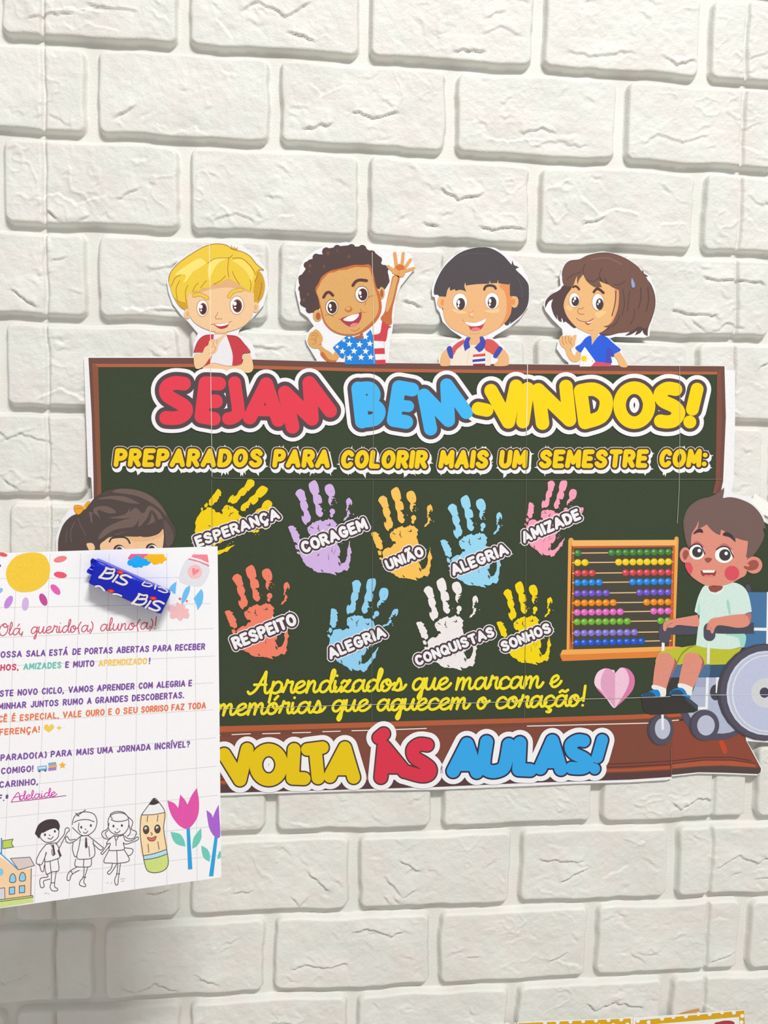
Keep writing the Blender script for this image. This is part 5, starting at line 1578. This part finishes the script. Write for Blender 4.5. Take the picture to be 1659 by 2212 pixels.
foil.node_tree.links.new(nz.outputs['Fac'], bp.inputs['Height'])
foil.node_tree.links.new(bp.outputs['Normal'], b_.inputs['Normal'])


def wrapper():
    bm = bmesh.new()
    nu, nv = 30, 14
    A, B, C_, D = C4
    rr = random.Random(4)
    n = LETTER.n
    ring = []
    ph = [rr.uniform(0, 6) for _ in range(6)]
    for i in range(nu + 1):
        s = i / nu
        row = []
        for j in range(4 * nv):
            q = j / nv
            sd, t = int(q), q - int(q)
            e = 0.12
            # rounded section: front, lower side, back, upper side
            y, z = ((t, 1), (1, 1 - t), (1 - t, 0), (0, t))[sd]
            yy, zz = y * 2 - 1, z * 2 - 1
            kx = (abs(yy) ** 7 + abs(zz) ** 7) ** (1 / 7)
            yy, zz = yy / max(kx, 1e-6), zz / max(kx, 1e-6)
            y, z = (yy + 1) / 2, (zz + 1) / 2
            end = min(s, 1 - s)
            sq = 1 - 0.05 * max(0, 1 - end / .05) ** 2
            P = (A.lerp(B, s)).lerp(D.lerp(C_, s), .5 + (y - .5) * sq)
            w = 0.00022 * (math.sin(9 * s + ph[0] + 6 * y) + math.sin(17 * s - 9 * z + ph[1]) + .7 * math.sin(31 * s + 13 * y + ph[2]))
            if sd == 0 and .1 < t < .9:
                w *= .4
            w += (0.0007 * math.sin(40 * y + ph[3]) if end < .035 else 0)
            P = P - n * (TH * (1 - (.5 + (z - .5) * sq))) + n * min(w, .0002) * (1 if z > .5 else -.2)
            row.append(bm.verts.new(P))
        ring.append(row)
    for i in range(nu):
        for j in range(4 * nv):
            j2 = (j + 1) % (4 * nv)
            bm.faces.new((ring[i][j], ring[i + 1][j], ring[i + 1][j2], ring[i][j2]))
    for row in (ring[0], ring[-1]):
        bm.faces.new(row)
    bmesh.ops.recalc_face_normals(bm, faces=bm.faces)
    me = bpy.data.meshes.new('wrapper')
    bm.to_mesh(me)
    bm.free()
    me.materials.append(foil)
    for p in me.polygons:
        p.use_smooth = len(p.vertices) == 4
    return link(bpy.data.objects.new('wrapper', me), CAN)


wrapper()
# folded foil fin at the left end
bm = bmesh.new()
P0, P1 = C4[0], C4[3]
ax = (C4[0] - C4[1]).normalized()
rows = []
for i in range(13):
    t = i / 12
    base = P0.lerp(P1, .06 + .62 * t) - LETTER.n * (TH * .55)
    z_ = 0.0010 * math.sin(t * 16)
    rows.append([bm.verts.new(base - ax * .0006 + LETTER.n * (k * .0009)) for k in (0, 1)] + [bm.verts.new(base + ax * (0.0036 + .0008 * math.sin(t * 9)) + LETTER.n * (z_ + k * .0007)) for k in (1, 0)])
for a_, b2 in zip(rows, rows[1:]):
    for q in range(4):
        bm.faces.new((a_[q], a_[(q + 1) % 4], b2[(q + 1) % 4], b2[q]))
bm.faces.new(rows[0])
bm.faces.new(rows[-1])
bmesh.ops.recalc_face_normals(bm, faces=bm.faces)
me = bpy.data.meshes.new('foil_fin')
bm.to_mesh(me)
bm.free()
me.materials.append(foil)
link(bpy.data.objects.new('foil_fin', me), CAN)
reg(160, 1180, 6.9125)
CREAM, DOT = (226, 220, 208), (226, 48, 28)


def bis(dx, dy, parts):
    a = Art('printed_word', CAN, 14, FACE, 'cream letters with a red dot', rough=.4)
    for kind, src, w in parts:
        t_ = [float(v) for v in src.split()]
        q = [(t_[i] + dx, t_[i + 1] + dy) for i in range(0, len(t_), 2)]
        if kind == 'e':
            a.e(q[0][0], q[0][1], 52, 27, DOT, 1, 6)
            a.e(q[0][0] + 4, q[0][1] + 3, 22, 12, (240, 96, 50), 2, 6)
        else:
            a.s(q, w, CREAM, 0)
    a.build()


FULL = (('s', '490 326 440 400 378 466', 34), ('s', '475 322 545 345 600 345 590 392 530 405 470 398', 27), ('s', '480 402 560 398 590 425 545 475 470 484 385 464', 30),
        ('s', '652 430 620 478 578 528', 30), ('e', '690 388', 0), ('s', '850 468 780 434 710 440 700 470 760 510 790 545 745 572 690 560 628 532', 32))
bis(0, 0, FULL)
bis(490, 388, FULL)
bis(0, 0, (('s', '1058 530 1018 572 1060 592 1120 602 1165 585', 20), ('s', '1070 548 1130 556 1150 570', 12), ('s', '1222 580 1206 636', 24), ('s', '1265 615 1310 612 1370 645 1395 682 1340 690 1258 658', 18)))
bis(0, 0, (('s', '322 600 370 596 420 625 450 660', 27), ('e', '548 668', 0), ('s', '585 712 640 716 708 742', 24)))

# ================================================================== yellow-edged cards at the bottom
CARD = Plane((0, -0.0108, 1.0), (0, -1, 0))
reg(1060, 2100, 2.7696)
MUST = (214, 166, 24)


def card(label, poly, band, dots, art, plane, y_ext):
    a0 = pts(poly)
    e = empty('bordered_card', plane.at(*a0[0]), label, 'card', 'yellow polka-dot cards')
    a = Art('card_sheet', e, 0, plane)
    a.p(poly, (238, 237, 236), 0, False)
    a.build(thick=.0005)
    a = Art('dotted_border', e, 2, plane, 'mustard border with white dots')
    for q in band:
        a.p(q, MUST, 0, False)
    for x, y in dots:
        a.e(x, y, 12, 12, (240, 238, 236), 1)
    a.build()
    for args in art:
        a = Art('printed_flower', e, 2, plane, 'red printed drawing')
        a.p(args[0], args[1], 0)
        a.p(args[2], args[3], 1)
        a.build()


card('yellow dotted card at the bottom edge, middle one of three', '158 302 852 273 875 800 180 840', ('166 306 838 277 862 790 826 792 806 322 206 348 222 800 190 802',),
     [(230 + 84 * k, 338 - 3.6 * k) for k in range(8)] + [(325 + 76 * k, 303 - 3.3 * k) for k in range(7)], (), CARD, 0)
C2 = Plane((0, -0.0116, 1.0), (0, -1, 0))
card('yellow dotted card with red flower at the bottom right edge', '852 274 1521 226 1540 790 870 830', ('866 290 1518 229 1536 780 1500 782 1486 268 900 318 912 800 880 802',),
     [(880, 292), (945, 300), (1025, 278), (1092, 268), (1168, 264), (1242, 250), (1310, 250), (1384, 240), (1455, 242), (1505, 262), (1500, 300)],
     (('1345 330 1340 305 1370 296 1400 290 1440 292 1460 310 1450 380 1360 390', (170, 58, 70), '1375 330 1400 310 1430 318 1425 360 1385 362', (204, 104, 104)),), C2, 0)
card('yellow dotted card at the bottom edge, leftmost with only its corner showing', '-300 330 152 304 165 800 -280 830', ('-290 334 144 306 156 790 116 792 106 342 -250 362 -240 800 -278 802',),
     [(60 - 80 * k, 345 + 4 * k) for k in range(4)] + [(100 - 80 * k, 312 + 4 * k) for k in range(4)], (), CARD, 0)
s = Art('wooden_stick', None, 0, Plane((0, -0.0109, 1.0), (0, -1, 0)))
s.p('1085 262 1150 240 1240 218 1248 217 1254 246 1180 256 1100 275', (206, 166, 112), 0, False)
s.p('1130 248 1240 222 1243 228 1140 254', (186, 142, 88), 1, False)
o = s.build(thick=.0008)
tag(o, 'flat tan wooden stick tip above the right-hand yellow dotted card', 'stick')
